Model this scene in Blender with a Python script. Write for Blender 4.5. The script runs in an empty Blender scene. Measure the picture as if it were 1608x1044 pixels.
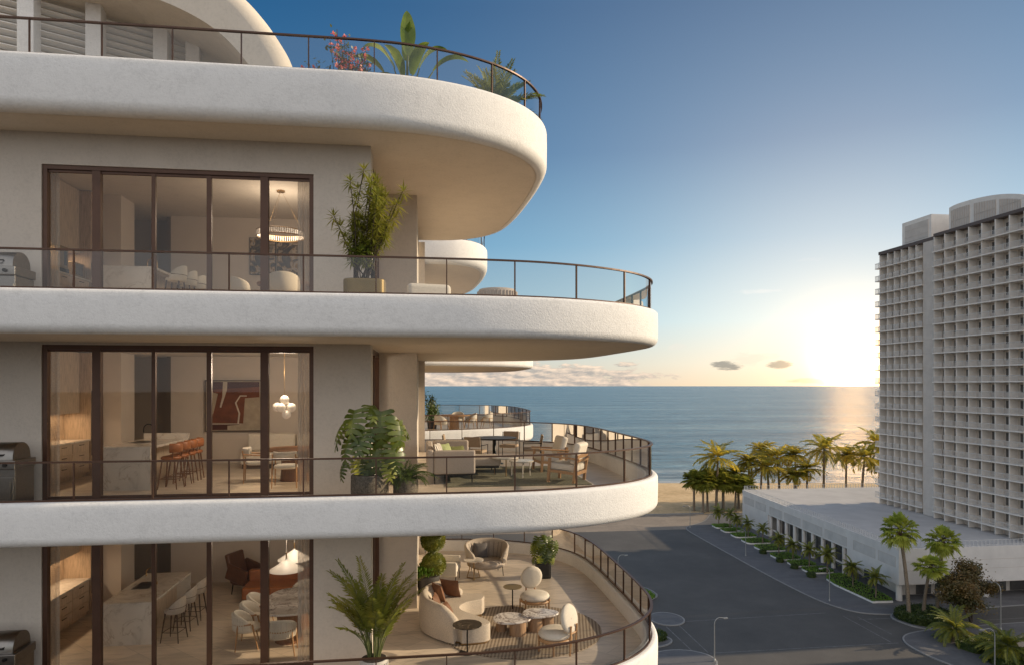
import bpy, math, random
from mathutils import Vector, Matrix
S = bpy.context.scene
COL = S.collection
PI = math.pi
rnd = random.Random(7)

# ------------------------------------------------------------------ materials
def nmat(name):
    m = bpy.data.materials.new(name); m.use_nodes = True
    nt = m.node_tree; b = nt.nodes['Principled BSDF']
    return m, nt, b
def lk(nt, a, b): nt.links.new(a, b)
def nd(nt, t, **kw):
    n = nt.nodes.new(t)
    for k, v in kw.items(): setattr(n, k, v)
    return n
def noise(nt, scale, detail=5, rough=0.6, obj=True, vec=None):
    n = nd(nt, 'ShaderNodeTexNoise'); n.inputs['Scale'].default_value = scale
    n.inputs['Detail'].default_value = detail; n.inputs['Roughness'].default_value = rough
    if vec is None:
        g = nd(nt, 'ShaderNodeNewGeometry'); vec = g.outputs['Position']
        if obj:
            g = nd(nt, 'ShaderNodeTexCoord'); vec = g.outputs['Object']
    lk(nt, vec, n.inputs['Vector']); return n
def ramp(nt, fac, stops):
    r = nd(nt, 'ShaderNodeValToRGB'); e = r.color_ramp.elements
    while len(e) < len(stops): e.new(0.5)
    for q, (p, c) in zip(e, stops):
        q.position = p; q.color = (c[0], c[1], c[2], 1)
    lk(nt, fac, r.inputs['Fac']); return r
def shade(c, k): return tuple(max(0, min(1, x * k)) for x in c)
def basic(name, c, rough=0.6, metal=0.0, var=0.12, scale=6.0, bump=0.0, bscale=60.0, spec=0.5, coat=0.0, emis=None):
    m, nt, b = nmat(name)
    n = noise(nt, scale)
    r = ramp(nt, n.outputs['Fac'], [(0.3, shade(c, 1 - var)), (0.7, shade(c, 1 + var))])
    lk(nt, r.outputs['Color'], b.inputs['Base Color'])
    b.inputs['Roughness'].default_value = rough; b.inputs['Metallic'].default_value = metal
    b.inputs['Specular IOR Level'].default_value = spec
    b.inputs['Coat Weight'].default_value = coat
    if bump:
        n2 = noise(nt, bscale, 4); bp = nd(nt, 'ShaderNodeBump')
        bp.inputs['Strength'].default_value = bump; bp.inputs['Distance'].default_value = 0.02
        lk(nt, n2.outputs['Fac'], bp.inputs['Height']); lk(nt, bp.outputs['Normal'], b.inputs['Normal'])
    if emis:
        b.inputs['Emission Color'].default_value = (*emis[0], 1); b.inputs['Emission Strength'].default_value = emis[1]
    return m
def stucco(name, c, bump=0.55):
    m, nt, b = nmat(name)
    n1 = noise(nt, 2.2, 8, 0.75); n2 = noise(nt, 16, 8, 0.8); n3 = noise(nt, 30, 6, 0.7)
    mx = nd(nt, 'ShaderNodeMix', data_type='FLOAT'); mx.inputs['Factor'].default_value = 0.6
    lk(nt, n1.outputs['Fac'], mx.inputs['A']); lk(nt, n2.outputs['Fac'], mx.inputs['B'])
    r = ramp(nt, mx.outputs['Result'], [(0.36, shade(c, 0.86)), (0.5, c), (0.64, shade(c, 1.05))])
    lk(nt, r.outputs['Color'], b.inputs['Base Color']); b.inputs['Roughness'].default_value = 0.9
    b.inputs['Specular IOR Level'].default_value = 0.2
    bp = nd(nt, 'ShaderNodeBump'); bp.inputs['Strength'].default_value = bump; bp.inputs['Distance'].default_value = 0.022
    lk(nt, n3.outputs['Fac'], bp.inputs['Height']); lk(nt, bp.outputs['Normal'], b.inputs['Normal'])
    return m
def glass(name, tint, ior=1.45, rough=0.0, edge=1.0):
    m, nt, b = nmat(name); nt.nodes.remove(b)
    out = nt.nodes['Material Output']
    tr = nd(nt, 'ShaderNodeBsdfTransparent'); tr.inputs['Color'].default_value = (*tint, 1)
    gl = nd(nt, 'ShaderNodeBsdfGlossy'); gl.inputs['Roughness'].default_value = rough
    gl.inputs['Color'].default_value = (0.95 * edge, 0.96 * edge, 0.97 * edge, 1)
    fr = nd(nt, 'ShaderNodeFresnel'); fr.inputs['IOR'].default_value = ior
    n = noise(nt, 1.5, 2); bp = nd(nt, 'ShaderNodeBump'); bp.inputs['Strength'].default_value = 0.02
    lk(nt, n.outputs['Fac'], bp.inputs['Height']); lk(nt, bp.outputs['Normal'], gl.inputs['Normal'])
    mx = nd(nt, 'ShaderNodeMixShader')
    lk(nt, fr.outputs['Fac'], mx.inputs['Fac']); lk(nt, tr.outputs['BSDF'], mx.inputs[1]); lk(nt, gl.outputs['BSDF'], mx.inputs[2])
    lk(nt, mx.outputs['Shader'], out.inputs['Surface']); return m
def leafmat(name, c1, c2, trans=0.35, scale=3.0, rough=0.45):
    m, nt, b = nmat(name); out = nt.nodes['Material Output']
    n = noise(nt, scale, 3); r = ramp(nt, n.outputs['Fac'], [(0.32, c1), (0.68, c2)])
    lk(nt, r.outputs['Color'], b.inputs['Base Color']); b.inputs['Roughness'].default_value = rough
    t = nd(nt, 'ShaderNodeBsdfTranslucent')
    hs = nd(nt, 'ShaderNodeHueSaturation'); hs.inputs['Value'].default_value = 1.8; hs.inputs['Hue'].default_value = 0.48
    lk(nt, r.outputs['Color'], hs.inputs['Color']); lk(nt, hs.outputs['Color'], t.inputs['Color'])
    mx = nd(nt, 'ShaderNodeMixShader'); mx.inputs['Fac'].default_value = trans
    lk(nt, b.outputs['BSDF'], mx.inputs[1]); lk(nt, t.outputs['BSDF'], mx.inputs[2]); lk(nt, mx.outputs['Shader'], out.inputs['Surface'])
    return m
def marble(name, base, vein, scale=2.2, thin=0.035, rough=0.2):
    m, nt, b = nmat(name)
    n = noise(nt, scale, 7, 0.62); n.inputs['Distortion'].default_value = 0.9
    mth = nd(nt, 'ShaderNodeMath', operation='SUBTRACT'); lk(nt, n.outputs['Fac'], mth.inputs[0]); mth.inputs[1].default_value = 0.5
    ab = nd(nt, 'ShaderNodeMath', operation='ABSOLUTE'); lk(nt, mth.outputs[0], ab.inputs[0])
    r = ramp(nt, ab.outputs[0], [(0.0, vein), (thin * 0.4, tuple((v + q) / 2 for v, q in zip(vein, base))), (thin, shade(base, 0.95)), (0.3, base)])
    n2 = noise(nt, 1.1, 4); mx = nd(nt, 'ShaderNodeMix', data_type='RGBA')
    r2 = ramp(nt, n2.outputs['Fac'], [(0.42, (0, 0, 0)), (0.6, (1, 1, 1))])
    lk(nt, r2.outputs['Color'], mx.inputs['Factor']); lk(nt, r.outputs['Color'], mx.inputs['A'])
    r3 = ramp(nt, ab.outputs[0], [(0.0, shade(base, 0.82)), (0.12, base)])
    lk(nt, r3.outputs['Color'], mx.inputs['B']); lk(nt, mx.outputs['Result'], b.inputs['Base Color'])
    b.inputs['Roughness'].default_value = rough; return m
def wood(name, c, rough=0.45, axis=2, scale=3.0):
    m, nt, b = nmat(name)
    tc = nd(nt, 'ShaderNodeTexCoord'); mp = nd(nt, 'ShaderNodeMapping')
    sc = [14, 14, 14]; sc[axis] = 1.2; mp.inputs['Scale'].default_value = sc
    lk(nt, tc.outputs['Object'], mp.inputs['Vector'])
    n = noise(nt, scale, 6, 0.65, vec=mp.outputs['Vector'])
    r = ramp(nt, n.outputs['Fac'], [(0.3, shade(c, 0.62)), (0.5, c), (0.72, shade(c, 1.25))])
    lk(nt, r.outputs['Color'], b.inputs['Base Color']); b.inputs['Roughness'].default_value = rough; return m
def tilemat(name, c, w=1.2, h=0.6, rough=0.4, rot=45, joint=0.7, veins=1.0):
    m, nt, b = nmat(name)
    g = nd(nt, 'ShaderNodeNewGeometry'); mp = nd(nt, 'ShaderNodeMapping'); mp.inputs['Rotation'].default_value = (0, 0, math.radians(rot))
    lk(nt, g.outputs['Position'], mp.inputs['Vector'])
    br = nd(nt, 'ShaderNodeTexBrick'); br.inputs['Scale'].default_value = 1.0
    br.inputs['Brick Width'].default_value = w; br.inputs['Row Height'].default_value = h; br.inputs['Mortar Size'].default_value = 0.006
    br.inputs['Color1'].default_value = (*shade(c, 1.08), 1); br.inputs['Color2'].default_value = (*shade(c, 0.88), 1); br.inputs['Mortar'].default_value = (*shade(c, joint), 1)
    lk(nt, mp.outputs['Vector'], br.inputs['Vector'])
    mp2 = nd(nt, 'ShaderNodeMapping'); mp2.inputs['Rotation'].default_value = (0, 0, math.radians(rot)); mp2.inputs['Scale'].default_value = (0.6, 3.5, 1)
    lk(nt, g.outputs['Position'], mp2.inputs['Vector'])
    n = noise(nt, 1.6, 8, 0.7, vec=mp2.outputs['Vector']); n.inputs['Distortion'].default_value = 0.8
    r = ramp(nt, n.outputs['Fac'], [(0.3, (1 - .34 * veins,) * 3), (0.5, (1, 1, 1)), (0.7, (1 + .16 * veins,) * 3)])
    mx = nd(nt, 'ShaderNodeMix', data_type='RGBA', blend_type='MULTIPLY'); mx.inputs['Factor'].default_value = 1.0
    lk(nt, br.outputs['Color'], mx.inputs['A']); lk(nt, r.outputs['Color'], mx.inputs['B'])
    lk(nt, mx.outputs['Result'], b.inputs['Base Color']); b.inputs['Roughness'].default_value = rough
    return m

M = {}
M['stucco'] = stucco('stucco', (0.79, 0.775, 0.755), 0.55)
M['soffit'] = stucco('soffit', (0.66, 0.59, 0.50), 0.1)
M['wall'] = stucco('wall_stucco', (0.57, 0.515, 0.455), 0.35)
M['bronze'] = basic('bronze_frame', (0.085, 0.042, 0.026), 0.42, 0.35, 0.15, 3)
M['paint'] = basic('warm_paint', (0.68, 0.60, 0.52), 0.85, var=0.03, scale=1.5)
M['paint_dark'] = basic('taupe_paint', (0.36, 0.29, 0.225), 0.85, var=0.04, scale=1.5)
M['ceil'] = basic('ceiling_paint', (0.66, 0.59, 0.51), 0.9, var=0.03, scale=1)
M['glass'] = glass('rail_glass', (0.86, 0.865, 0.86), 1.55, 0.0)
M['pane'] = glass('window_glass', (0.98, 0.96, 0.93), 1.45, 0.0)
M['travertine'] = tilemat('travertine_floor', (0.64, 0.54, 0.43), 1.2, 0.6, 0.38)
M['cab'] = wood('cabinet_oak', (0.50, 0.37, 0.25), 0.5)
M['cabpale'] = wood('cabinet_pale', (0.56, 0.45, 0.34), 0.5)
M['steel'] = basic('brushed_steel', (0.24, 0.225, 0.21), 0.28, 1.0, 0.08, 20)
M['dsteel'] = basic('dark_steel', (0.10, 0.10, 0.10), 0.35, 0.8, 0.1, 8)
M['black'] = basic('black_metal', (0.012, 0.011, 0.010), 0.4, 0.5, 0.2, 8)
M['marble'] = marble('white_marble', (0.74, 0.68, 0.60), (0.46, 0.38, 0.30), 1.7, 0.022)
M['marble2'] = marble('veined_marble', (0.74, 0.69, 0.64), (0.14, 0.09, 0.08), 3.0, 0.05)
M['bmarble'] = marble('black_marble', (0.018, 0.014, 0.012), (0.35, 0.27, 0.2), 4.0, 0.012, 0.15)
M['oak'] = wood('oak_wood', (0.42, 0.235, 0.11))
M['fluted'] = wood('fluted_oak', (0.36, 0.23, 0.14))
M['walnut'] = wood('walnut_wood', (0.20, 0.09, 0.04))
M['dwood'] = wood('dark_wood', (0.07, 0.04, 0.025))
M['cream'] = basic('cream_fabric', (0.66, 0.60, 0.51), 0.95, var=0.06, scale=30, bump=0.25, bscale=160)
M['boucle'] = basic('boucle_fabric', (0.58, 0.50, 0.41), 1.0, var=0.22, scale=55, bump=0.8, bscale=80)
M['taupe'] = basic('taupe_fabric', (0.44, 0.375, 0.315), 0.95, var=0.07, scale=25, bump=0.3, bscale=160)
M['tanfab'] = basic('tan_fabric', (0.36, 0.27, 0.19), 0.95, var=0.08, scale=25, bump=0.3, bscale=160)
M['greyfab'] = basic('grey_fabric', (0.13, 0.12, 0.12), 0.95, var=0.15, scale=25, bump=0.3, bscale=160)
M['leather'] = basic('cognac_leather', (0.34, 0.12, 0.04), 0.45, var=0.15, scale=6, bump=0.1, bscale=90)
M['dleather'] = basic('brown_leather', (0.12, 0.045, 0.018), 0.4, var=0.2, scale=6, bump=0.1, bscale=90)
M['rust'] = basic('rust_velvet', (0.17, 0.075, 0.035), 0.7, var=0.2, scale=12, bump=0.2, bscale=120)
M['olive'] = basic('olive_fabric', (0.16, 0.17, 0.06), 0.9, var=0.15, scale=18, bump=0.2, bscale=120)
M['brass'] = basic('aged_brass', (0.42, 0.27, 0.12), 0.35, 0.9, 0.12, 10)
M['gold'] = basic('bronze_planter', (0.25, 0.18, 0.075), 0.45, 0.55, 0.12, 4)
M['white'] = basic('white_paint', (0.78, 0.76, 0.73), 0.55, var=0.04, scale=2)
M['opal'] = basic('opal_glass', (0.85, 0.78, 0.68), 0.25, var=0.02, emis=((1.0, 0.82, 0.66), 0.12))
M['lampw'] = basic('lamp_white', (0.86, 0.81, 0.74), 0.4, var=0.03, emis=((1.0, .84, .68), .05))
M['curtain'] = None
def sheer():
    m, nt, b = nmat('sheer_curtain'); out = nt.nodes['Material Output']
    b.inputs['Base Color'].default_value = (0.70, 0.62, 0.53, 1); b.inputs['Roughness'].default_value = 0.95
    n = noise(nt, 40, 3); r = ramp(nt, n.outputs['Fac'], [(0.3, (0.58, 0.51, 0.44)), (0.7, (0.74, 0.66, 0.57))]); lk(nt, r.outputs['Color'], b.inputs['Base Color'])
    t = nd(nt, 'ShaderNodeBsdfTransparent'); t.inputs['Color'].default_value = (1, .97, .93, 1)
    mx = nd(nt, 'ShaderNodeMixShader'); mx.inputs['Fac'].default_value = 0.42
    lk(nt, b.outputs['BSDF'], mx.inputs[1]); lk(nt, t.outputs['BSDF'], mx.inputs[2]); lk(nt, mx.outputs['Shader'], out.inputs['Surface'])
    return m
M['curtain'] = sheer()
M['pot_dark'] = basic('charcoal_pot', (0.03, 0.027, 0.024), 0.7, var=0.3, scale=9, bump=0.3, bscale=40)
M['pot_stone'] = basic('granular_stone_pot', (0.17, 0.145, 0.115), 0.9, var=0.55, scale=34, bump=0.6, bscale=50)
M['pot_white'] = basic('ribbed_white_pot', (0.60, 0.57, 0.53), 0.6, var=0.05)
M['soil'] = basic('soil', (0.03, 0.02, 0.014), 1.0, var=0.4, scale=20, bump=0.8, bscale=30)
M['bark'] = basic('bark', (0.20, 0.155, 0.11), 0.95, var=0.3, scale=5, bump=0.7, bscale=9)
M['barkd'] = basic('dark_bark', (0.055, 0.04, 0.03), 0.95, var=0.35, scale=5, bump=0.7, bscale=9)
M['stem'] = basic('green_stem', (0.11, 0.13, 0.04), 0.6, var=0.25, scale=10)
M['leaf'] = leafmat('leaf_green', (0.035, 0.075, 0.012), (0.10, 0.15, 0.022), 0.3)
M['monstera'] = leafmat('monstera_leaf', (0.025, 0.058, 0.010), (0.14, 0.165, 0.02), 0.28, 2.2, 0.3)
M['palm'] = leafmat('palm_leaf', (0.09, 0.13, 0.018), (0.29, 0.28, 0.04), 0.38, 1.2)
M['palmwarm'] = leafmat('beach_palm_leaf', (0.09, 0.125, 0.016), (0.52, 0.42, 0.045), 0.5, 0.22)
M['fanleaf'] = leafmat('fan_palm_leaf', (0.20, 0.27, 0.04), (0.52, 0.54, 0.09), 0.4, 0.6)
M['deadleaf'] = leafmat('dead_palm_skirt', (0.10, 0.06, 0.035), (0.22, 0.14, 0.07), 0.2, 1.5, 0.8)
M['banana'] = leafmat('banana_leaf', (0.045, 0.10, 0.015), (0.17, 0.24, 0.03), 0.4, 2.0, 0.35)
M['treeleaf'] = leafmat('bronze_tree_leaf', (0.035, 0.052, 0.014), (0.20, 0.115, 0.028), 0.25, 0.55)
M['hedge'] = leafmat('hedge_leaf', (0.02, 0.045, 0.008), (0.075, 0.10, 0.018), 0.25, 2.0)
M['topiary'] = leafmat('topiary_leaf', (0.09, 0.12, 0.018), (0.24, 0.25, 0.04), 0.3, 6)
M['ground_leaf'] = leafmat('ground_cover_leaf', (0.08, 0.17, 0.02), (0.19, 0.32, 0.04), 0.3, 2.0)
M['flower'] = leafmat('coral_flower', (0.50, 0.10, 0.07), (0.72, 0.22, 0.16), 0.3, 20)
M['hotel'] = basic('hotel_concrete', (0.62, 0.56, 0.50), 0.8, var=0.08, scale=0.6)
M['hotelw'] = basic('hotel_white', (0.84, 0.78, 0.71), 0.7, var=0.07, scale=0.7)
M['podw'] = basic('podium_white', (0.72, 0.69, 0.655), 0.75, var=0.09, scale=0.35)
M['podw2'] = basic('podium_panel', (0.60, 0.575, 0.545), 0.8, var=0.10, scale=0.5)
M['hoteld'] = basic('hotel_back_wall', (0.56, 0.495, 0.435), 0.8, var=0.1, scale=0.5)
M['hroof'] = basic('roof_band', (0.13, 0.10, 0.088), 0.7, var=0.15)
M['hglass'] = basic('dark_glass', (0.10, 0.095, 0.09), 0.1, 0.0, 0.3, 0.4, spec=0.8)
M['railw'] = basic('white_rail', (0.66, 0.65, 0.63), 0.5, var=0.05)
M['lamp'] = basic('galvanised_pole', (0.34, 0.34, 0.33), 0.45, 0.5, 0.08)
M['roofmem'] = basic('roof_membrane', (0.50, 0.48, 0.46), 0.85, var=0.09, scale=0.25, bump=0.1, bscale=3)

def ground_mats():
    # asphalt
    m, nt, b = nmat('asphalt'); g = nd(nt, 'ShaderNodeNewGeometry')
    n = noise(nt, 0.09, 7, 0.7, vec=g.outputs['Position']); n2 = noise(nt, 6, 5, 0.7, vec=g.outputs['Position'])
    mx = nd(nt, 'ShaderNodeMix', data_type='FLOAT'); mx.inputs['Factor'].default_value = 0.45
    lk(nt, n.outputs['Fac'], mx.inputs['A']); lk(nt, n2.outputs['Fac'], mx.inputs['B'])
    r = ramp(nt, mx.outputs['Result'], [(0.33, (0.060, 0.055, 0.050)), (0.5, (0.086, 0.080, 0.073)), (0.68, (0.125, 0.115, 0.104))])
    lk(nt, r.outputs['Color'], b.inputs['Base Color']); b.inputs['Roughness'].default_value = 0.75; M['asphalt'] = m
    bp = nd(nt, 'ShaderNodeBump'); bp.inputs['Strength'].default_value = 0.3; bp.inputs['Distance'].default_value = 0.03
    lk(nt, n2.outputs['Fac'], bp.inputs['Height']); lk(nt, bp.outputs['Normal'], b.inputs['Normal'])
    # sand
    m, nt, b = nmat('sand'); g = nd(nt, 'ShaderNodeNewGeometry')
    n = noise(nt, 0.5, 8, 0.75, vec=g.outputs['Position']); n2 = noise(nt, 0.06, 4, vec=g.outputs['Position'])
    mx = nd(nt, 'ShaderNodeMix', data_type='FLOAT'); mx.inputs['Factor'].default_value = 0.4
    lk(nt, n.outputs['Fac'], mx.inputs['A']); lk(nt, n2.outputs['Fac'], mx.inputs['B'])
    r = ramp(nt, mx.outputs['Result'], [(0.35, (0.46, 0.31, 0.15)), (0.5, (0.64, 0.45, 0.24)), (0.66, (0.76, 0.57, 0.33))])
    lk(nt, r.outputs['Color'], b.inputs['Base Color']); b.inputs['Roughness'].default_value = 0.95
    bp = nd(nt, 'ShaderNodeBump'); bp.inputs['Strength'].default_value = 1.0; bp.inputs['Distance'].default_value = 0.35
    lk(nt, n.outputs['Fac'], bp.inputs['Height']); lk(nt, bp.outputs['Normal'], b.inputs['Normal']); M['sand'] = m
    M['pave'] = tilemat('pavement_stone', (0.125, 0.122, 0.125), 2.0, 1.0, 0.7, 4, 0.75, 0.8)
    M['promenade'] = tilemat('promenade_stone', (0.27, 0.22, 0.17), 3.0, 1.5, 0.75, 8, 0.8, 0.8)
    M['kerb'] = basic('kerb_stone', (0.26, 0.255, 0.25), 0.8, var=0.12, scale=1)
    M['paintline'] = basic('road_paint', (0.17, 0.165, 0.16), 0.8, var=0.45, scale=1.2)
    # sea
    m, nt, b = nmat('sea_water'); g = nd(nt, 'ShaderNodeNewGeometry')
    mp = nd(nt, 'ShaderNodeMapping'); mp.inputs['Rotation'].default_value = (0, 0, math.radians(8)); mp.inputs['Scale'].default_value = (0.35, 1.0, 1)
    lk(nt, g.outputs['Position'], mp.inputs['Vector'])
    a = noise(nt, 0.30, 6, 0.65, vec=mp.outputs['Vector']); c = noise(nt, 0.022, 5, 0.6, vec=mp.outputs['Vector'])
    ad = nd(nt, 'ShaderNodeMath', operation='MULTIPLY_ADD'); lk(nt, c.outputs['Fac'], ad.inputs[0]); ad.inputs[1].default_value = 5.0; lk(nt, a.outputs['Fac'], ad.inputs[2])
    bp = nd(nt, 'ShaderNodeBump'); bp.inputs['Strength'].default_value = 1.0; bp.inputs['Distance'].default_value = 1.5
    lk(nt, ad.outputs[0], bp.inputs['Height']); lk(nt, bp.outputs['Normal'], b.inputs['Normal'])
    mp3 = nd(nt, 'ShaderNodeMapping'); mp3.inputs['Rotation'].default_value = (0, 0, math.radians(8)); mp3.inputs['Scale'].default_value = (0.12, 1.0, 1)
    lk(nt, g.outputs['Position'], mp3.inputs['Vector'])
    n3 = noise(nt, 0.012, 5, 0.65, vec=mp3.outputs['Vector'])
    r = ramp(nt, n3.outputs['Fac'], [(0.35, (0.026, 0.085, 0.140)), (0.52, (0.072, 0.160, 0.22)), (0.68, (0.16, 0.245, 0.275))])
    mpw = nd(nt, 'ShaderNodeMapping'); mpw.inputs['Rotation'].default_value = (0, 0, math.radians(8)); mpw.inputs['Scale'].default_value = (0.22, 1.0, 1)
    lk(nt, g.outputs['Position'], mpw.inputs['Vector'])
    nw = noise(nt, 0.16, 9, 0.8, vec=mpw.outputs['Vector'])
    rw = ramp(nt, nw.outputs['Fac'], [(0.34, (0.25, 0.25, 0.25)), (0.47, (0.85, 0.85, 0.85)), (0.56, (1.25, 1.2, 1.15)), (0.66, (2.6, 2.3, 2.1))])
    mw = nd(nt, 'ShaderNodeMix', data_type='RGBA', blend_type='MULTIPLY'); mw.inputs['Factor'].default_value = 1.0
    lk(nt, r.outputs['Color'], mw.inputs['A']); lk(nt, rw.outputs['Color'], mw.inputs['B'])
    # surf: pale streaks near the shore
    sx = nd(nt, 'ShaderNodeSeparateXYZ'); lk(nt, g.outputs['Position'], sx.inputs[0])
    sh = nd(nt, 'ShaderNodeMath', operation='MULTIPLY_ADD'); lk(nt, sx.outputs['X'], sh.inputs[0]); sh.inputs[1].default_value = 0.13; lk(nt, sx.outputs['Y'], sh.inputs[2])
    mr = nd(nt, 'ShaderNodeMapRange'); mr.inputs['From Min'].default_value = 255; mr.inputs['From Max'].default_value = 420; mr.inputs['To Min'].default_value = 1; mr.inputs['To Max'].default_value = 0
    lk(nt, sh.outputs[0], mr.inputs['Value'])
    mp4 = nd(nt, 'ShaderNodeMapping'); mp4.inputs['Rotation'].default_value = (0, 0, math.radians(8)); mp4.inputs['Scale'].default_value = (0.09, 1.0, 1)
    lk(nt, g.outputs['Position'], mp4.inputs['Vector'])
    n4 = noise(nt, 0.07, 6, 0.7, vec=mp4.outputs['Vector'])
    fo = nd(nt, 'ShaderNodeMath', operation='MULTIPLY'); lk(nt, n4.outputs['Fac'], fo.inputs[0]); lk(nt, mr.outputs['Result'], fo.inputs[1])
    fr = ramp(nt, fo.outputs[0], [(0.36, (0, 0, 0)), (0.50, (0.6, 0.6, 0.6)), (0.62, (0.9, 0.9, 0.9))])
    mx2 = nd(nt, 'ShaderNodeMix', data_type='RGBA'); lk(nt, fr.outputs['Color'], mx2.inputs['Factor']); lk(nt, mw.outputs['Result'], mx2.inputs['A']); mx2.inputs['B'].default_value = (0.55, 0.52, 0.48, 1)
    lk(nt, mx2.outputs['Result'], b.inputs['Base Color'])
    b.inputs['Roughness'].default_value = 0.27; b.inputs['IOR'].default_value = 1.33; b.inputs['Specular IOR Level'].default_value = 0.6; b.inputs['Specular Tint'].default_value = (1.0, 0.93, 0.80, 1); M['sea'] = m
ground_mats()

# ------------------------------------------------------------------ mesh builder
class MB:
    def __init__(s): s.v = []; s.f = []; s.m = []; s.s = []
    def add(s, vs, fs, mi=0, sm=False):
        o = len(s.v); s.v += [tuple(p) for p in vs]
        for f in fs: s.f.append(tuple(i + o for i in f)); s.m.append(mi); s.s.append(sm)
        return s
    def box(s, x0, x1, y0, y1, z0, z1, mi=0):
        return s.add([(x0, y0, z0), (x1, y0, z0), (x1, y1, z0), (x0, y1, z0), (x0, y0, z1), (x1, y0, z1), (x1, y1, z1), (x0, y1, z1)],
                     [(3, 2, 1, 0), (4, 5, 6, 7), (0, 1, 5, 4), (1, 2, 6, 5), (2, 3, 7, 6), (3, 0, 4, 7)], mi)
    def obox(s, c, size, rz=0, rx=0, ry=0, mi=0):
        R = Matrix.Rotation(rz, 3, 'Z') @ Matrix.Rotation(ry, 3, 'Y') @ Matrix.Rotation(rx, 3, 'X')
        h = [k / 2 for k in size]
        vs = [Vector(c) + R @ Vector((a * h[0], b * h[1], d * h[2])) for d in (-1, 1) for a, b in ((-1, -1), (1, -1), (1, 1), (-1, 1))]
        return s.add(vs, [(3, 2, 1, 0), (4, 5, 6, 7), (0, 1, 5, 4), (1, 2, 6, 5), (2, 3, 7, 6), (3, 0, 4, 7)], mi)
    def tube(s, pts, r, n=8, mi=0, cap=True, sm=True):
        pts = [Vector(p) for p in pts]; N = len(pts)
        rr = r if isinstance(r, (list, tuple)) else [r] * N
        up = None; rings = []
        for i, p in enumerate(pts):
            t = (pts[min(i + 1, N - 1)] - pts[max(i - 1, 0)])
            if t.length < 1e-9: t = Vector((0, 0, 1))
            t.normalize()
            if up is None:
                up = Vector((0, 0, 1)) if abs(t.z) < 0.9 else Vector((1, 0, 0))
            u = (up - t * up.dot(t)).normalized(); w = t.cross(u); up = u
            rings.append([p + (u * math.cos(2 * PI * k / n) + w * math.sin(2 * PI * k / n)) * rr[i] for k in range(n)])
        vs = [q for g in rings for q in g]; fs = []
        for i in range(N - 1):
            for k in range(n):
                fs.append((i * n + k, i * n + (k + 1) % n, (i + 1) * n + (k + 1) % n, (i + 1) * n + k))
        s.add(vs, fs, mi, sm)
        if cap:
            s.add(rings[0], [tuple(range(n))[::-1]], mi); s.add(rings[-1], [tuple(range(n))], mi)
        return s
    def lathe(s, prof, c=(0, 0, 0), n=24, mi=0, sx=1, sy=1, cap=True, sm=True):
        vs = []; fs = []
        for r, z in prof:
            for k in range(n):
                a = 2 * PI * k / n; vs.append((c[0] + r * sx * math.cos(a), c[1] + r * sy * math.sin(a), c[2] + z))
        for i in range(len(prof) - 1):
            for k in range(n): fs.append((i * n + k, i * n + (k + 1) % n, (i + 1) * n + (k + 1) % n, (i + 1) * n + k))
        s.add(vs, fs, mi, sm)
        if cap:
            L = len(prof) - 1
            s.add(vs[:n], [tuple(range(n))[::-1]], mi); s.add(vs[L * n:], [tuple(range(n))], mi)
        return s
    def prism(s, poly, z0, z1, mi=0):
        n = len(poly); ar = sum(poly[i][0] * poly[(i + 1) % n][1] - poly[(i + 1) % n][0] * poly[i][1] for i in range(n))
        if ar < 0: poly = poly[::-1]
        vs = [(x, y, z0) for x, y in poly] + [(x, y, z1) for x, y in poly]
        return s.add(vs, [tuple(range(n))[::-1], tuple(range(n, 2 * n))] + [(i, (i + 1) % n, n + (i + 1) % n, n + i) for i in range(n)], mi)
    def ball(s, c, r, n=16, m=10, mi=0, sc=(1, 1, 1)):
        return s.lathe([(max(1e-4, math.sin(PI * i / m)) * r, -math.cos(PI * i / m) * r * sc[2]) for i in range(m + 1)], c, n, mi, sc[0], sc[1], cap=False)
    def quad(s, a, b, c, d, mi=0, sm=False): return s.add([a, b, c, d], [(0, 1, 2, 3)], mi, sm)
    def build(s, name, mat, parent=None, bev=0.0, seg=3, sub=0, smooth=None):
        me = bpy.data.meshes.new(name); me.from_pydata(s.v, [], s.f)
        for q in (mat if isinstance(mat, (list, tuple)) else [mat]): me.materials.append(q)
        me.polygons.foreach_set('material_index', s.m)
        me.polygons.foreach_set('use_smooth', [True] * len(s.f) if smooth else s.s)
        me.update()
        o = bpy.data.objects.new(name, me); COL.objects.link(o)
        if parent: o.parent = parent
        if bev:
            b = o.modifiers.new('bevel', 'BEVEL'); b.width = bev; b.segments = seg; b.limit_method = 'ANGLE'; b.angle_limit = math.radians(50); b.harden_normals = False
            me.polygons.foreach_set('use_smooth', [True] * len(s.f))
            w = o.modifiers.new('wn', 'WEIGHTED_NORMAL'); w.keep_sharp = True
        if sub:
            u = o.modifiers.new('sub', 'SUBSURF'); u.levels = sub; u.render_levels = sub
        return o
def tag(o, label=None, cat=None, group=None, kind=None):
    if label: o['label'] = label
    if cat: o['category'] = cat
    if group: o['group'] = group
    if kind: o['kind'] = kind
    return o
def empty(name, loc, rz=0, label=None, cat=None, group=None):
    o = bpy.data.objects.new(name, None); COL.objects.link(o); o.location = loc; o.rotation_euler = (0, 0, rz); o.empty_display_size = 0.2
    return tag(o, label, cat, group)
def copy_tree(o, parent=None):
    c = o.copy(); COL.objects.link(c)
    if parent is not None: c.parent = parent
    for ch in list(o.children): copy_tree(ch, c)
    return c
def place(proto, first, loc, rz=0, label=None, group=None, scale=None):
    o = proto if first else copy_tree(proto)
    o.location = loc; o.rotation_euler = (0, 0, rz)
    if label: o['label'] = label
    if group: o['group'] = group
    if scale: o.scale = (scale,) * 3 if not isinstance(scale, tuple) else scale
    return o
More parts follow.
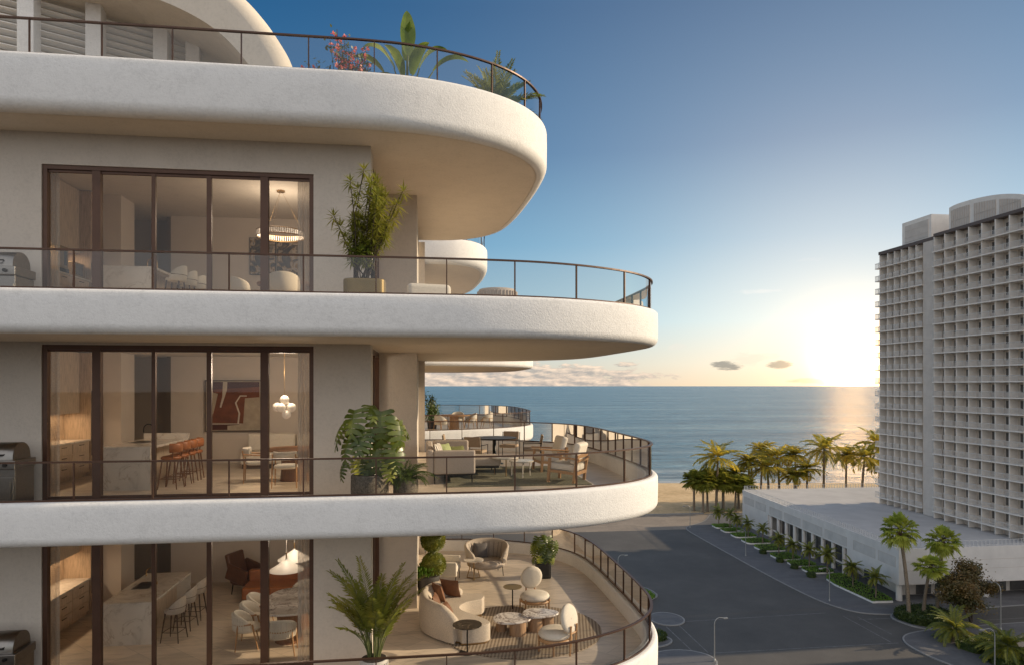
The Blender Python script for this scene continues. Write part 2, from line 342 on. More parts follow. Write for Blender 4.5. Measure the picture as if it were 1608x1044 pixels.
def bbox(name, mat, parent, x0, x1, y0, y1, z0, z1, bev=0.0, seg=3):
    return MB().box(x0, x1, y0, y1, z0, z1).build(name, mat, parent, bev, seg)
def smooth_path(P, sub=6, closed=False):
    out = []; n = len(P)
    for i in range(n if closed else n - 1):
        g = lambda k: P[k % n] if closed else P[max(0, min(n - 1, k))]
        a, b, c, d = g(i - 1), g(i), g(i + 1), g(i + 2)
        for j in range(sub):
            t = j / sub; t2 = t * t; t3 = t2 * t
            out.append(tuple(0.5 * (2 * b[k] + (c[k] - a[k]) * t + (2 * a[k] - 5 * b[k] + 4 * c[k] - d[k]) * t2 + (3 * b[k] - a[k] - 3 * c[k] + d[k]) * t3) for k in range(len(b))))
    if not closed: out.append(tuple(P[-1]))
    return out
def offset(path, d):
    out = []; n = len(path)
    for i, p in enumerate(path):
        a = path[max(0, i - 1)]; b = path[min(n - 1, i + 1)]
        tx, ty = b[0] - a[0], b[1] - a[1]; L = math.hypot(tx, ty) or 1
        out.append((p[0] + ty / L * d, p[1] - tx / L * d))     # right-hand side of travel = outward
    return out
def resample(path, ds):
    out = [path[0]]; acc = 0; want = ds(path[0]) if callable(ds) else ds
    for a, b in zip(path, path[1:]):
        L = math.hypot(b[0] - a[0], b[1] - a[1]); pos = 0
        while acc + (L - pos) >= want:
            pos += want - acc; t = pos / L; q = (a[0] + (b[0] - a[0]) * t, a[1] + (b[1] - a[1]) * t); out.append(q); acc = 0
            want = ds(q) if callable(ds) else ds
        acc += L - pos
    return out
# ------------------------------------------------------------------ camera, sky, sun
CAM_Z = 36.0
cam = bpy.data.cameras.new('camera'); co = bpy.data.objects.new('camera', cam); COL.objects.link(co); S.camera = co
cam.sensor_width = 36; cam.lens = 24; cam.clip_end = 60000; cam.clip_start = 0.1
co.location = (0, 0, CAM_Z); co.rotation_euler = (PI / 2, 0, -math.radians(7.4)); cam.shift_y = 83 / 1608
SUN_AZ, SUN_EL = math.radians(88.5), math.radians(18.5)
sd = Vector((math.sin(SUN_AZ) * math.cos(SUN_EL), math.cos(SUN_AZ) * math.cos(SUN_EL), math.sin(SUN_EL)))
sl = bpy.data.lights.new('sun', 'SUN'); sl.energy = 5.0; sl.angle = math.radians(0.6); sl.color = (1.0, 0.79, 0.53)
so = bpy.data.objects.new('sun', sl); COL.objects.link(so); so.rotation_euler = (-sd).to_track_quat('-Z', 'Y').to_euler(); so.location = (60, 20, 60)

def make_world():
    w = bpy.data.worlds.new('World'); S.world = w; w.use_nodes = True; nt = w.node_tree; nt.nodes.clear()
    out = nd(nt, 'ShaderNodeOutputWorld'); tc = nd(nt, 'ShaderNodeTexCoord')
    nrm = nd(nt, 'ShaderNodeVectorMath', operation='NORMALIZE'); lk(nt, tc.outputs['Generated'], nrm.inputs[0]); D = nrm.outputs[0]
    sky = nd(nt, 'ShaderNodeTexSky'); sky.sky_type = 'NISHITA'; sky.sun_disc = False; sky.sun_elevation = SUN_EL; sky.sun_rotation = SUN_AZ
    sky.air_density = 1.0; sky.dust_density = 1.2; sky.ozone_density = 1.5
    sx = nd(nt, 'ShaderNodeSeparateXYZ'); lk(nt, D, sx.inputs[0])
    def m(op, a, b=None, c=None, clamp=False):
        n = nd(nt, 'ShaderNodeMath', operation=op); n.use_clamp = clamp
        for i, v in enumerate((a, b, c)):
            if v is None: continue
            if isinstance(v, (int, float)): n.inputs[i].default_value = v
            else: lk(nt, v, n.inputs[i])
        return n.outputs[0]
    def mixc(f, a, b, mode='MIX'):
        n = nd(nt, 'ShaderNodeMix', data_type='RGBA', blend_type=mode)
        for s, v in (('Factor', f), ('A', a), ('B', b)):
            if isinstance(v, (int, float)): n.inputs[s].default_value = v
            elif isinstance(v, tuple): n.inputs[s].default_value = (*v, 1)
            else: lk(nt, v, n.inputs[s])
        return n.outputs['Result']
    z = sx.outputs['Z']
    # evening gradient over the sea
    g = ramp(nt, z, [(0.0, (0.58, 0.46, 0.36)), (0.03, (0.52, 0.51, 0.47)), (0.09, (0.32, 0.49, 0.59)), (0.20, (0.105, 0.29, 0.46)), (0.32, (0.028, 0.140, 0.30)), (0.48, (0.008, 0.080, 0.205)), (1.0, (0.005, 0.06, 0.17))]).outputs['Color']
    # the low sun's halo
    az, el = math.radians(33.9), math.radians(1.8)
    L = (math.sin(az) * math.cos(el), math.cos(az) * math.cos(el), math.sin(el))
    dp = nd(nt, 'ShaderNodeVectorMath', operation='DOT_PRODUCT'); lk(nt, D, dp.inputs[0]); dp.inputs[1].default_value = L
    c = m('MAXIMUM', dp.outputs['Value'], 0.0)
    def lobe(p, k): return m('MULTIPLY', m('POWER', c, p), k)
    h1 = mixc(1.0, lobe(7, 1.0), (0.25, 0.20, 0.125), 'MULTIPLY')
    h2 = mixc(1.0, lobe(40, 1.0), (0.46, 0.27, 0.115), 'MULTIPLY')
    h3 = mixc(1.0, lobe(480, 1.0), (1.25, 0.68, 0.27), 'MULTIPLY')
    h4 = mixc(1.0, lobe(2600, 1.0), (19, 10.5, 3.6), 'MULTIPLY')
    # cumulus bank and small clouds low over the horizon
    azn = nd(nt, 'ShaderNodeMath', operation='ARCTAN2'); lk(nt, sx.outputs['X'], azn.inputs[0]); lk(nt, sx.outputs['Y'], azn.inputs[1]); A = azn.outputs[0]
    cv = nd(nt, 'ShaderNodeCombineXYZ'); lk(nt, m('MULTIPLY', A, 15.0), cv.inputs[0]); lk(nt, m('MULTIPLY', z, 55.0), cv.inputs[1])
    n1 = noise(nt, 1.9, 9, 0.62, vec=cv.outputs[0])
    def win(v, a0, a1, b0, b1):
        r1 = nd(nt, 'ShaderNodeMapRange', interpolation_type='SMOOTHSTEP'); lk(nt, v, r1.inputs['Value']); r1.inputs['From Min'].default_value = a0; r1.inputs['From Max'].default_value = a1
        r2 = nd(nt, 'ShaderNodeMapRange', interpolation_type='SMOOTHSTEP'); lk(nt, v, r2.inputs['Value']); r2.inputs['From Min'].default_value = b0; r2.inputs['From Max'].default_value = b1; r2.inputs['To Min'].default_value = 1; r2.inputs['To Max'].default_value = 0
        return m('MULTIPLY', r1.outputs[0], r2.outputs[0])
    bank = m('MULTIPLY', win(A, -0.6, -0.4, 0.20, 0.44), win(z, -0.01, 0.001, 0.014, 0.050))
    th = m('SUBTRACT', 0.66, m('MULTIPLY', bank, 0.38))
    cl = nd(nt, 'ShaderNodeMapRange', interpolation_type='SMOOTHSTEP'); lk(nt, m('SUBTRACT', n1.outputs['Fac'], th), cl.inputs['Value']); cl.inputs['From Min'].default_value = 0; cl.inputs['From Max'].default_value = 0.09
    cm = m('MULTIPLY', cl.outputs[0], m('MINIMUM', m('MULTIPLY', bank, 4.0), 1.0))
    cv2 = nd(nt, 'ShaderNodeVectorMath', operation='ADD'); lk(nt, cv.outputs[0], cv2.inputs[0]); cv2.inputs[1].default_value = (0.10, 0.16, 0)
    n2 = noise(nt, 1.9, 9, 0.62, vec=cv2.outputs[0])
    li = m('MULTIPLY_ADD', m('SUBTRACT', n1.outputs['Fac'], n2.outputs['Fac']), 3.2, 0.42, True)
    cc = mixc(li, (0.46, 0.39, 0.36), (1.0, 0.76, 0.58))
    def blob(a, zz, ra, rz, colr, base, strength):
        da = m('DIVIDE', m('SUBTRACT', A, a), ra); dz = m('DIVIDE', m('SUBTRACT', z, zz), rz)
        d = m('ADD', m('MULTIPLY', da, da), m('MULTIPLY', dz, dz))
        k = m('SUBTRACT', m('MULTIPLY_ADD', n1.outputs['Fac'], 3.4, -0.75), d)
        f = nd(nt, 'ShaderNodeMapRange', interpolation_type='SMOOTHSTEP'); lk(nt, k, f.inputs['Value']); f.inputs['From Min'].default_value = 0; f.inputs['From Max'].default_value = 0.75; f.inputs['To Max'].default_value = strength
        return mixc(f.outputs[0], base, colr)
    base = mixc(1.0, g, h1, 'ADD'); base = mixc(1.0, base, h2, 'ADD')
    base = mixc(cm, base, cc)
    f0 = math.radians(7.4)
    def azpx(px): return math.atan((px - 804) / 1072) + f0
    def zpx(px, py): return math.sin(math.atan((605 - py) / 1072 * math.cos(math.atan((px - 804) / 1072))))
    for px, py, rx, ry, cl_, st in ((1140, 574, 27, 9, (0.30, 0.24, 0.21), 0.85), (1222, 571, 20, 7, (0.36, 0.28, 0.22), 0.8), (1178, 563, 40, 10, (0.88, 0.74, 0.58), 0.5),
                                    (1185, 458, 34, 5, (0.93, 0.86, 0.78), 0.6), (1066, 545, 20, 6, (0.86, 0.76, 0.66), 0.5), (1272, 408, 26, 4, (0.8, 0.76, 0.72), 0.3), (1275, 598, 40, 6, (0.6, 0.42, 0.26), 0.5)):
        base = blob(azpx(px), zpx(px, py), rx / 1072, ry / 1072, cl_, base, st)
    base = mixc(1.0, base, h3, 'ADD'); base = mixc(1.0, base, h4, 'ADD')
    # brightness added behind the camera, fill light for the shaded fronts
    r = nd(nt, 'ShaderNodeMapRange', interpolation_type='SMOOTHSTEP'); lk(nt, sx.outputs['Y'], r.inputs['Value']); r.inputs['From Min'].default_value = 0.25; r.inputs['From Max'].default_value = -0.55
    filled_sky = mixc(r.outputs[0], base, (0.93, 0.885, 0.86))
    up = nd(nt, 'ShaderNodeMapRange'); lk(nt, z, up.inputs['Value']); up.inputs['From Min'].default_value = -0.05; up.inputs['From Max'].default_value = 0.0
    tot = mixc(up.outputs[0], (0.20, 0.17, 0.14), filled_sky)
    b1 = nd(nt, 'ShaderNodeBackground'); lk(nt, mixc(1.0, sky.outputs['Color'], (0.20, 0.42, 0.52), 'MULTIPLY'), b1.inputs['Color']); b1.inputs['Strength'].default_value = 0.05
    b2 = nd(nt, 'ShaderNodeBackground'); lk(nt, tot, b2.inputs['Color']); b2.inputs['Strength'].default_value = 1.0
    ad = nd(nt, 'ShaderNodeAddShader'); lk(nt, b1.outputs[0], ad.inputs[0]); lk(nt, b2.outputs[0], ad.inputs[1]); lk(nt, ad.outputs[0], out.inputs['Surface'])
make_world()
S.view_settings.view_transform = 'Standard'; S.view_settings.look = 'None'; S.view_settings.exposure = 0
cy = S.cycles; cy.use_denoising = True; cy.max_bounces = 8; cy.diffuse_bounces = 4; cy.glossy_bounces = 4; cy.transmission_bounces = 4; cy.transparent_max_bounces = 24
cy.sample_clamp_indirect = 4.0; cy.caustics_reflective = False; cy.caustics_refractive = False

# ------------------------------------------------------------------ ground, beach, sea
def sheet(name, poly, z, mat, kind='structure'):
    mb = MB(); n = len(poly); ar = sum(poly[i][0] * poly[(i + 1) % n][1] - poly[(i + 1) % n][0] * poly[i][1] for i in range(n))
    if ar < 0: poly = poly[::-1]
    mb.add([(x, y, z) for x, y in poly], [tuple(range(n))]); return tag(mb.build(name, mat), kind=kind)
def raised(name, poly, z, mat, kmat, kw=0.22):
    mb = MB().prism(poly, -0.02, z - 0.006); o = mb.build(name, mat); tag(o, kind='structure')
    pts = poly + [poly[0], poly[1]]; ar = sum(poly[i][0] * poly[(i + 1) % len(poly)][1] - poly[(i + 1) % len(poly)][0] * poly[i][1] for i in range(len(poly)))
    k = MB(); d = -kw if ar > 0 else kw
    cl = poly + [poly[0]]; inn = offset([poly[-1]] + cl + [poly[1]], d)[1:-1]; ou = offset([poly[-1]] + cl + [poly[1]], -d * 0.05)[1:-1]
    for i in range(len(cl) - 1):
        a, b, c, e = ou[i], ou[i + 1], inn[i + 1], inn[i]
        k.quad((*a, z), (*b, z), (*c, z), (*e, z)); k.quad((*a, -0.02), (*b, -0.02), (*b, z), (*a, z)); k.quad((*e, z - .006), (*c, z - .006), (*c, z), (*e, z))
    k.build('kerb', kmat, o); return o
sheet('ground', [(-4000, -4000), (4000, -4000), (4000, 183), (-4000, 183)], 0.0, M['asphalt'])
sheet('promenade', [(-300, 167), (83, 164), (300, 164), (300, 183.6), (-300, 183.6)], 0.006, M['promenade'])
def beach():
    mb = MB(); xs = [-900, -400, -100, 0, 60, 100, 150, 220, 400, 900, 2500]; ts = [183, 190, 205, 220, 235, 246, 256, 270, 300]
    for j, t in enumerate(ts):
        for x in xs:
            y = t if j < 2 else t + (-0.13 * x + 12) * min(1, (t - 190) / 50)
            z = 0.012 - 0.52 * max(0, (t - 190) / 57)
            mb.v.append((x, y, z))
    n = len(xs)
    for j in range(len(ts) - 1):
        for i in range(n - 1): mb.f.append((j * n + i, j * n + i + 1, (j + 1) * n + i + 1, (j + 1) * n + i)); mb.m.append(0); mb.s.append(True)
    return tag(mb.build('beach', M['sand']), kind='structure')
beach()
def sea():
    mb = MB(); mb.add([(-30000, 225, -0.5), (30000, 225, -0.5), (30000, 52000, -0.5), (-30000, 52000, -0.5)], [(0, 1, 2, 3)])
    return tag(mb.build('sea', M['sea']), kind='structure')
sea()
# promenade edge wall between road and sand
tag(MB().box(-200, 78, 183.0, 183.4, 0, 0.35).build('sea_wall', M['kerb']), 'low pale stone kerb wall running between the promenade and the sand', 'wall')
pav = smooth_path([(80, 183), (74.5, 174), (70.5, 170), (67.6, 167.8), (65.9, 165.6), (65.0, 162), (64.8, 154), (64.7, 140), (64.7, 122), (65.2, 110), (66.2, 104), (68.2, 100.4), (71.5, 98.9), (76, 98.6), (84, 99.2), (98, 100.1), (130, 101.5)], 4) + [(170, 102), (170, 183)]
raised('pavement', pav, 0.14, M['pave'], M['kerb'])
isl = smooth_path([(130, 94), (108, 93.4), (90, 92.8), (78, 92.2), (72.8, 91.6), (69, 90.4), (67, 88.2), (66.4, 85.2), (66.8, 81.5), (68.5, 76), (70.5, 68)], 4) + [(72, 50), (130, 50)]
raised('corner_pavement', isl, 0.14, M['pave'], M['kerb'])
def disc(cx, cy, rx, ry, n=28, rot=0, p=2.0):
    out = []
    for k in range(n):
        a = 2 * PI * k / n; ca, sa = math.cos(a), math.sin(a)
        x = rx * math.copysign(abs(ca) ** (2 / p), ca); y = ry * math.copysign(abs(sa) ** (2 / p), sa)
        out.append((cx + x * math.cos(rot) - y * math.sin(rot), cy + x * math.sin(rot) + y * math.cos(rot)))
    return out
raised('traffic_island', disc(37.2, 101.3, 2.7, 3.0), 0.14, M['pave'], M['kerb'])
raised('traffic_island', disc(33.5, 85.5, 4.6, 3.8), 0.14, M['pave'], M['kerb'])
raised('traffic_island', disc(29.0, 113.5, 11.0, 5.0, 32, 0.15, 3), 0.14, M['pave'], M['kerb'])
raised('traffic_island', disc(31.0, 93.0, 3.9, 2.6), 0.14, M['pave'], M['kerb'])
raised('traffic_island', disc(20.0, 146.0, 12.0, 5.5, 32, -0.3, 3), 0.14, M['pave'], M['kerb'])
def lines(name, segs, w, z=0.008):
    mb = MB()
    for (a, b) in segs:
        dx, dy = b[0] - a[0], b[1] - a[1]; L = math.hypot(dx, dy); nx, ny = -dy / L * w / 2, dx / L * w / 2
        mb.quad((a[0] - nx, a[1] - ny, z), (b[0] - nx, b[1] - ny, z), (b[0] + nx, b[1] + ny, z), (a[0] + nx, a[1] + ny, z))
    return tag(mb.build(name, M['paintline']), kind='structure')
lines('road_marking', [((38.1, 99.4), (38.1, 87.9)), ((36.0, 98.2), (36.2, 87.9)), ((39.4, 100.0), (63.2, 100.9)), ((38.3, 87.7), (66, 87.8)), ((65.1, 99.2), (65.1, 88.2)), ((67.1, 98.6), (67.3, 91)), ((66.5, 97.4), (84, 97.0)), ((84, 94.6), (110, 95.2))], 0.16)

# ------------------------------------------------------------------ apartment building
bld = empty('apartment_building', (0, 0, 0), 0, 'pale stucco apartment building with wide curved balconies, brown window frames and glass railings', 'building')
OUT = smooth_path([(-14, 11.72), (-10, 11.72), (-6, 11.72), (-2, 11.72), (0, 11.72), (1.2, 11.75), (2.2, 11.88), (3.2, 12.22), (4.1, 12.77), (4.72, 13.5), (5.05, 14.4), (5.15, 15.6), (5.16, 17.5), (5.13, 19.3), (4.98, 20.7), (4.6, 21.7), (3.95, 22.5), (3.1, 23.1), (2.0, 23.5), (0.8, 23.7), (-0.6, 23.75)], 5)
OUT1 = smooth_path([(-14, 12.85), (-10, 12.85), (-6, 12.85), (-2.5, 12.85), (-1.0, 12.86), (0, 12.97), (1.0, 13.28), (1.85, 13.8), (2.45, 14.5), (2.8, 15.4), (2.88, 16.5), (2.85, 18), (2.72, 20), (2.45, 21.5), (1.8, 22.5), (0.8, 23.0), (-0.6, 23.1)], 5)
FAR = smooth_path([(-3, 27.6), (-1.5, 27.8), (0, 28.3), (1.6, 28.9), (3.2, 29.7), (4.4, 30.8), (5.15, 32.2), (5.4, 34), (5.45, 37), (5.35, 39.5), (4.9, 41.3), (4.0, 42.8), (2.6, 43.7), (0.6, 44.0), (-2, 44.0)], 5)
FAR1 = smooth_path([(-3, 27.2), (-1, 27.1), (0.4, 27.05), (1.4, 27.2), (2.2, 27.8), (2.65, 28.9), (2.8, 30.5), (2.75, 33), (2.5, 35.5), (1.9, 37), (0.6, 37.8), (-2, 38)], 5)
def slab(path, floor, top, soff, R=0.16, back=23.75, parent=bld, left=-14):
    prof = [(-0.30, floor - 0.1), (-0.30, top - 0.02), (-0.27, top), (-0.065, top), (-0.032, top - 0.009), (-0.009, top - 0.032), (0.0, top - 0.065)]
    h = top - soff; prof += [(0.004, top - h * 0.35), (0.003, top - h * 0.5)]
    for k in range(0, 8):
        a = PI / 2 * k / 7; prof.append((-R + R * math.cos(a) + 0.0, soff + R - R * math.sin(a)))
    prof.append((-R - 0.03, soff))
    mb = MB(); rings = [offset(path, o) for o, _ in prof]; n = len(path)
    for (o, z), rg in zip(prof, rings): mb.v += [(x, y, z) for x, y in rg]
    for i in range(len(prof) - 1):
        for k in range(n - 1): mb.f.append((i * n + k, (i + 1) * n + k, (i + 1) * n + k + 1, i * n + k + 1)); mb.m.append(0); mb.s.append(True)
    s = mb.build('balcony_slab', M['stucco'], parent)
    inner = offset(path, -R - 0.02)
    f = MB(); lo = list(inner) + [(left, back)]
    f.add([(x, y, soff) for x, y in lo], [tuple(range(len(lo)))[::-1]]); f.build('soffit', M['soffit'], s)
    fl = list(offset(path, -0.29)) + [(left, back)]
    f = MB(); f.add([(x, y, floor) for x, y in fl], [tuple(range(len(fl)))]); f.build('terrace_floor', M['travertine'], s)
    return s
def balustrade(path, z0, z1, step, parent=bld, inset=0.13, w=0.035, phase=0.0):
    p = offset(path, -inset)
    r = MB(); r.add([], [])
    a = offset(p, 0.028); b = offset(p, -0.028); n = len(p)
    for (l, zz) in ((a, z1 - 0.028), (a, z1), (b, z1), (b, z1 - 0.028)): r.v += [(x, y, zz) for x, y in l]
    for i in range(4):
        j = (i + 1) % 4
        for k in range(n - 1): r.f.append((i * n + k, i * n + k + 1, j * n + k + 1, j * n + k)); r.m.append(0); r.s.append(False)
    # bottom channel
    q = MB()
    for (l, zz) in ((offset(p, 0.02), z0 + 0.002), (offset(p, 0.02), z0 + 0.03), (offset(p, -0.02), z0 + 0.03), (offset(p, -0.02), z0 + 0.002)): q.v += [(x, y, zz) for x, y in l]
    for i in range(3):
        for k in range(n - 1): q.f.append((i * n + k, i * n + k + 1, (i + 1) * n + k + 1, (i + 1) * n + k)); q.m.append(0); q.s.append(False)
    rail = r.build('balustrade', M['bronze'], parent); q.build('bottom_channel', M['bronze'], rail)
    posts = resample(p, step)
    fine = p
    for k, c in enumerate(posts):
        # local tangent
        j = min(range(len(p)), key=lambda i: (p[i][0] - c[0]) ** 2 + (p[i][1] - c[1]) ** 2)
        a_, b_ = p[max(0, j - 1)], p[min(n - 1, j + 1)]; rz = math.atan2(b_[1] - a_[1], b_[0] - a_[0])
        MB().obox((c[0], c[1], (z0 + z1) / 2 - 0.01), (w * 0.55, w * 1.1, z1 - z0 - 0.03), rz).build('post', M['bronze'], rail)
    # glass panels follow the curve between posts
    dd = resample(p, 0.06); idx = []
    for c in posts: idx.append(min(range(len(dd)), key=lambda i: (dd[i][0] - c[0]) ** 2 + (dd[i][1] - c[1]) ** 2))
    for i0, i1 in zip(idx, idx[1:]):
        if i1 <= i0: continue
        st = max(1, (i1 - i0) // 6); ks = list(range(i0, i1, st)) + [i1]; g = MB(); L = len(ks)
        g.v = [(dd[k][0], dd[k][1], z0 + 0.03) for k in ks] + [(dd[k][0], dd[k][1], z1 - 0.028) for k in ks]
        for k in range(L - 1): g.f.append((k, k + 1, L + k + 1, L + k)); g.m.append(0); g.s.append(True)
        g.build('glass_panel', M['glass'], rail)
    return rail
F2, F3, F4 = 37.2, 33.78, 30.36
T2, T3, T4 = 37.55, 34.13, 30.71
LEV = [(F2, T2, 36.83, 40.81), (F3, T3, 33.41, 36.83), (F4, T4, 29.99, 33.41)]
def ds(q): return 1.2 if q[1] < 13.2 else (0.72 if q[0] > 4.75 else 1.1)
for f, t, s_, up in LEV:
    slab(OUT, f, t, s_); balustrade(OUT, t, t + 0.65, ds)
    slab(FAR, f, t, s_, back=44, left=-3); balustrade(FAR, t, t + 0.65, lambda q: 1.4)
slab(OUT1, 41.25, 41.81, 40.81, 0.22, back=23.1); balustrade(OUT1, 41.81, 42.45, lambda q: 1.19 if q[1] < 13.5 else 1.0)
slab(FAR1, 41.25, 41.81, 40.81, 0.26, back=38, left=-3); balustrade(FAR1, 41.81, 42.45, lambda q: 1.2)
WX0, WX1 = -7.19, -2.17
for f, t, s_, up in LEV:
    wz = f + 3.0
    w = MB().box(-14, WX0, 14.0, 14.3, f - 0.01, up + 0.01).box(WX1, -1.05, 14.0, 14.3, f - 0.01, up + 0.01)
    w.box(WX0, WX1, 14.0, 14.3, wz, up + 0.01) if up - wz > 0.1 else w.box(WX0, WX1, 14.002, 14.298, wz, up + 0.005)
    w.box(-1.35, -1.052, 14.3, 14.62, f - 0.01, up + 0.01)
    w.box(-1.08, -0.16, 17.47, 23.2, f - 0.01, up + 0.01).box(-1.06, 0.05, 23.2, 27.8, f - 0.01, up + 0.01)
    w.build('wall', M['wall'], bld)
    # inner walls of the living room
    i = MB().box(-7.12, -1.09, 20.5, 20.7, f, up).box(-8.72, -7.122, 21.2, 21.4, f, up, 1).box(-7.3, -7.121, 20.7, 21.2, f, up, 1)
    i.box(-9.2, -7.6, 18.44, 19.25, f, up).box(-9.0, -8.78, 14.3, 18.44, f, up).box(-9.0, -8.8, 19.25, 21.2, f, up, 1)
    i.box(-1.36, -1.085, 17.47, 17.5, f, up)
    i.build('inner_wall', [M['paint'], M['paint_dark']], bld)
    # front window wall: frame, five panes, mullions
    fr = MB().box(WX0, WX0 + .085, 14.03, 14.15, f, wz).box(WX1 - .085, WX1, 14.03, 14.15, f, wz).box(WX0 + .085, WX1 - .085, 14.03, 14.15, wz - .08, wz - .001).box(WX0 + .085, WX1 - .085, 14.03, 14.15, f + .001, f + .05)
    win = fr.build('window', M['bronze'], bld)
    xs = [(-7.105, -6.31), (-6.16, -5.24), (-5.17, -4.22), (-4.13, -3.2), (-3.05, -2.255)]
    for a, b in zip(xs, xs[1:]):
        MB().box(a[1], b[0], 14.04 if b[0] - a[1] > .12 else 14.06, 14.16 if b[0] - a[1] > .12 else 14.13, f + .05, wz - .08).build('mullion', M['bronze'], win)
    for k, (a, b) in enumerate(xs):
        MB().box(a, b, 14.07, 14.12, wz - .13, wz - .08).build('head_sash', M['bronze'], win); MB().box(a, b, 14.07, 14.12, f + .05, f + .10).build('sill_sash', M['bronze'], win)
        MB().quad((a, 14.095, f + .1), (b, 14.095, f + .1), (b, 14.095, wz - .13), (a, 14.095, wz - .13)).build('pane', M['pane'], win)
    # side window towards the sunset terrace
    sw = MB().box(-1.2, -1.1, 14.62, 14.72, f, up - .02).box(-1.2, -1.1, 17.37, 17.469, f, up - .02).box(-1.2, -1.1, 14.72, 17.37, up - .14, up - .021).box(-1.2, -1.1, 14.72, 17.37, f + .001, f + .05)
    sw.box(-1.19, -1.11, 15.98, 16.06, f + .05, up - .14)
    side = sw.build('window', M['bronze'], bld)
    for a, b in ((14.72, 15.98), (16.06, 17.37)): MB().quad((-1.15, a, f + .05), (-1.15, b, f + .05), (-1.15, b, up - .14), (-1.15, a, up - .14)).build('pane', M['pane'], side)
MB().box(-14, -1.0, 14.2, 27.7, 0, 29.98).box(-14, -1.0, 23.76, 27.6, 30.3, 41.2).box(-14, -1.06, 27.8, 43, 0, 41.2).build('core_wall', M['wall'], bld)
# roof terrace: columns, louvre screens and the arched canopy
arch_o = smooth_path([(-2.55, 41.26), (-2.62, 42.2), (-2.88, 43.05), (-3.12, 43.5), (-3.44, 43.96), (-3.83, 44.38), (-4.35, 44.78), (-5.0, 45.15), (-6.6, 45.7), (-14, 46.6)], 6)
arch_i = smooth_path([(-14, 44.36), (-7.2, 44.36), (-6.2, 44.28), (-5.1, 43.95), (-4.25, 43.45), (-3.6, 42.7), (-3.25, 42.0), (-3.1, 41.26)], 6)
def canopy():
    poly = arch_o + arch_i; n = len(poly); mb = MB(); Y0, Y1, R = 15.2, 24.5, 0.35
    cx = sum(p[0] for p in poly) / n; cz = sum(p[1] for p in poly) / n
    rings = []
    for k in range(6):
        a = PI / 2 * k / 5; d = R * (1 - math.sin(a)); y = Y0 + R * (1 - math.cos(a))
        pts = offset([(p[0], p[1]) for p in arch_o], -d) ; ins = arch_i
        rings.append([(x, y, z) for x, z in (offset(arch_o, -d) + arch_i)])
    rings.append([(x, Y1, z) for x, z in poly])
    for rg in rings: mb.v += rg
    for i in range(len(rings) - 1):
        for k in range(n): mb.f.append((i * n + k, i * n + (k + 1) % n, (i + 1) * n + (k + 1) % n, (i + 1) * n + k)); mb.m.append(0); mb.s.append(True)
    mb.f.append(tuple(range(n))[::-1]); mb.m.append(0); mb.s.append(False); mb.f.append(tuple(range((len(rings) - 1) * n, len(rings) * n))); mb.m.append(0); mb.s.append(False)
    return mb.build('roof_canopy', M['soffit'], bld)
canopy()
cpos = [(-9.6, 14.95), (-8.25, 15.6), (-7.2, 16.2), (-6.05, 16.86), (-5.45, 17.2)]
dv = Vector((0.87, 0.5, 0))
for x, y in cpos: MB().obox((x, y, 42.8), (0.30, 0.40, 3.14), math.radians(8)).build('roof_column', M['stucco'], bld)
for a, b in zip(cpos, cpos[1:]):
    mb = MB(); A = Vector((a[0], a[1] + .2, 0)); B = Vector((b[0], b[1] + .2, 0)); d = B - A; mid = (A + B) / 2
    for k in range(19): mb.obox((mid.x, mid.y, 41.4 + k * 0.155), (d.length, 0.13, 0.025), math.atan2(d.y, d.x), math.radians(-28))
    mb.build('louvre_screen', M['white'], bld)

# ------------------------------------------------------------------ hotel and podium
hot = empty('hotel_tower', (103.2, 126, 9), 0, 'tall pale grey hotel tower with a grid of balconies and an arched roof block', 'hotel')
HZ = [66.0 - 9 - 2.92 * k for k in range(20)]
hb = MB()
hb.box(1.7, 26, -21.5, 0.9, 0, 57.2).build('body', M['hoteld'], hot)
MB().box(2.7, 26, 0.9, 19.0, 0, 56.9).box(0.95, 2.7, 2.3, 5.1, 0, 56.9).build('end_wall', M['hotel'], hot)
MB().box(-0.05, 26.2, -21.6, 1.0, 57.2, 57.8).box(0.9, 26.2, 1.001, 19.3, 56.9, 57.6).build('roof_band', M['hroof'], hot)
RY = [0.93, -1.95, -4.94, -7.97, -11.03, -14.09, -17.12, -20.14, -21.5]
LY = [5.12, 7.33, 9.49, 11.87, 14.12, 16.38, 19.0]
fin = MB()
for y in RY: fin.box(0.0, 1.7, y - .09, y + .09, 0, 57.19)
fin.build('fin_wall', M['hotelw'], hot)
fin = MB()
for y in LY: fin.box(1.0, 2.7, y - .08, y + .08, 0, 56.89)
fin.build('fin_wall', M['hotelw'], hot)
pj = MB()
for k in range(1, 20): pj.box(0.94, 0.951, 2.3, 5.0, HZ[k] - .03, HZ[k] + .03)
pj.build('panel_joint', M['hoteld'], hot)
def balcony_bits(y0, y1, z, x):
    sl_ = MB().box(x - 0.38, x + 1.69, y0 + .09, y1 - .09, z - 0.16, z).box(x - .40, x - 0.381, y0 + .02, y1 - .02, z - .18, z + .03)
    r = MB(); r.box(x - .40, x - .34, y0 + .12, y1 - .12, z + 1.02, z + 1.08); n = 12
    for k in range(n + 1):
        yy = y0 + (y1 - y0) * k / n; wv = .035 if k % 4 else .07; r.box(x - .385, x - .355, yy - wv / 2, yy + wv / 2, z + .06, z + 1.02)
    cv_ = rnd.random(); d = MB()
    if cv_ < .75: d.box(x + 1.64, x + 1.655, y0 + .38, y0 + (y1 - y0) * (.30 if cv_ < .4 else .48), z + .1, z + 2.25, 1)
    d.box(x + 1.66, x + 1.695, y0 + .35, y0 + (y1 - y0) * .52, z + .05, z + 2.3).box(x + 1.66, x + 1.695, y0 + (y1 - y0) * .56, y0 + (y1 - y0) * .8, z + .9, z + 2.35)
    return sl_, r, d
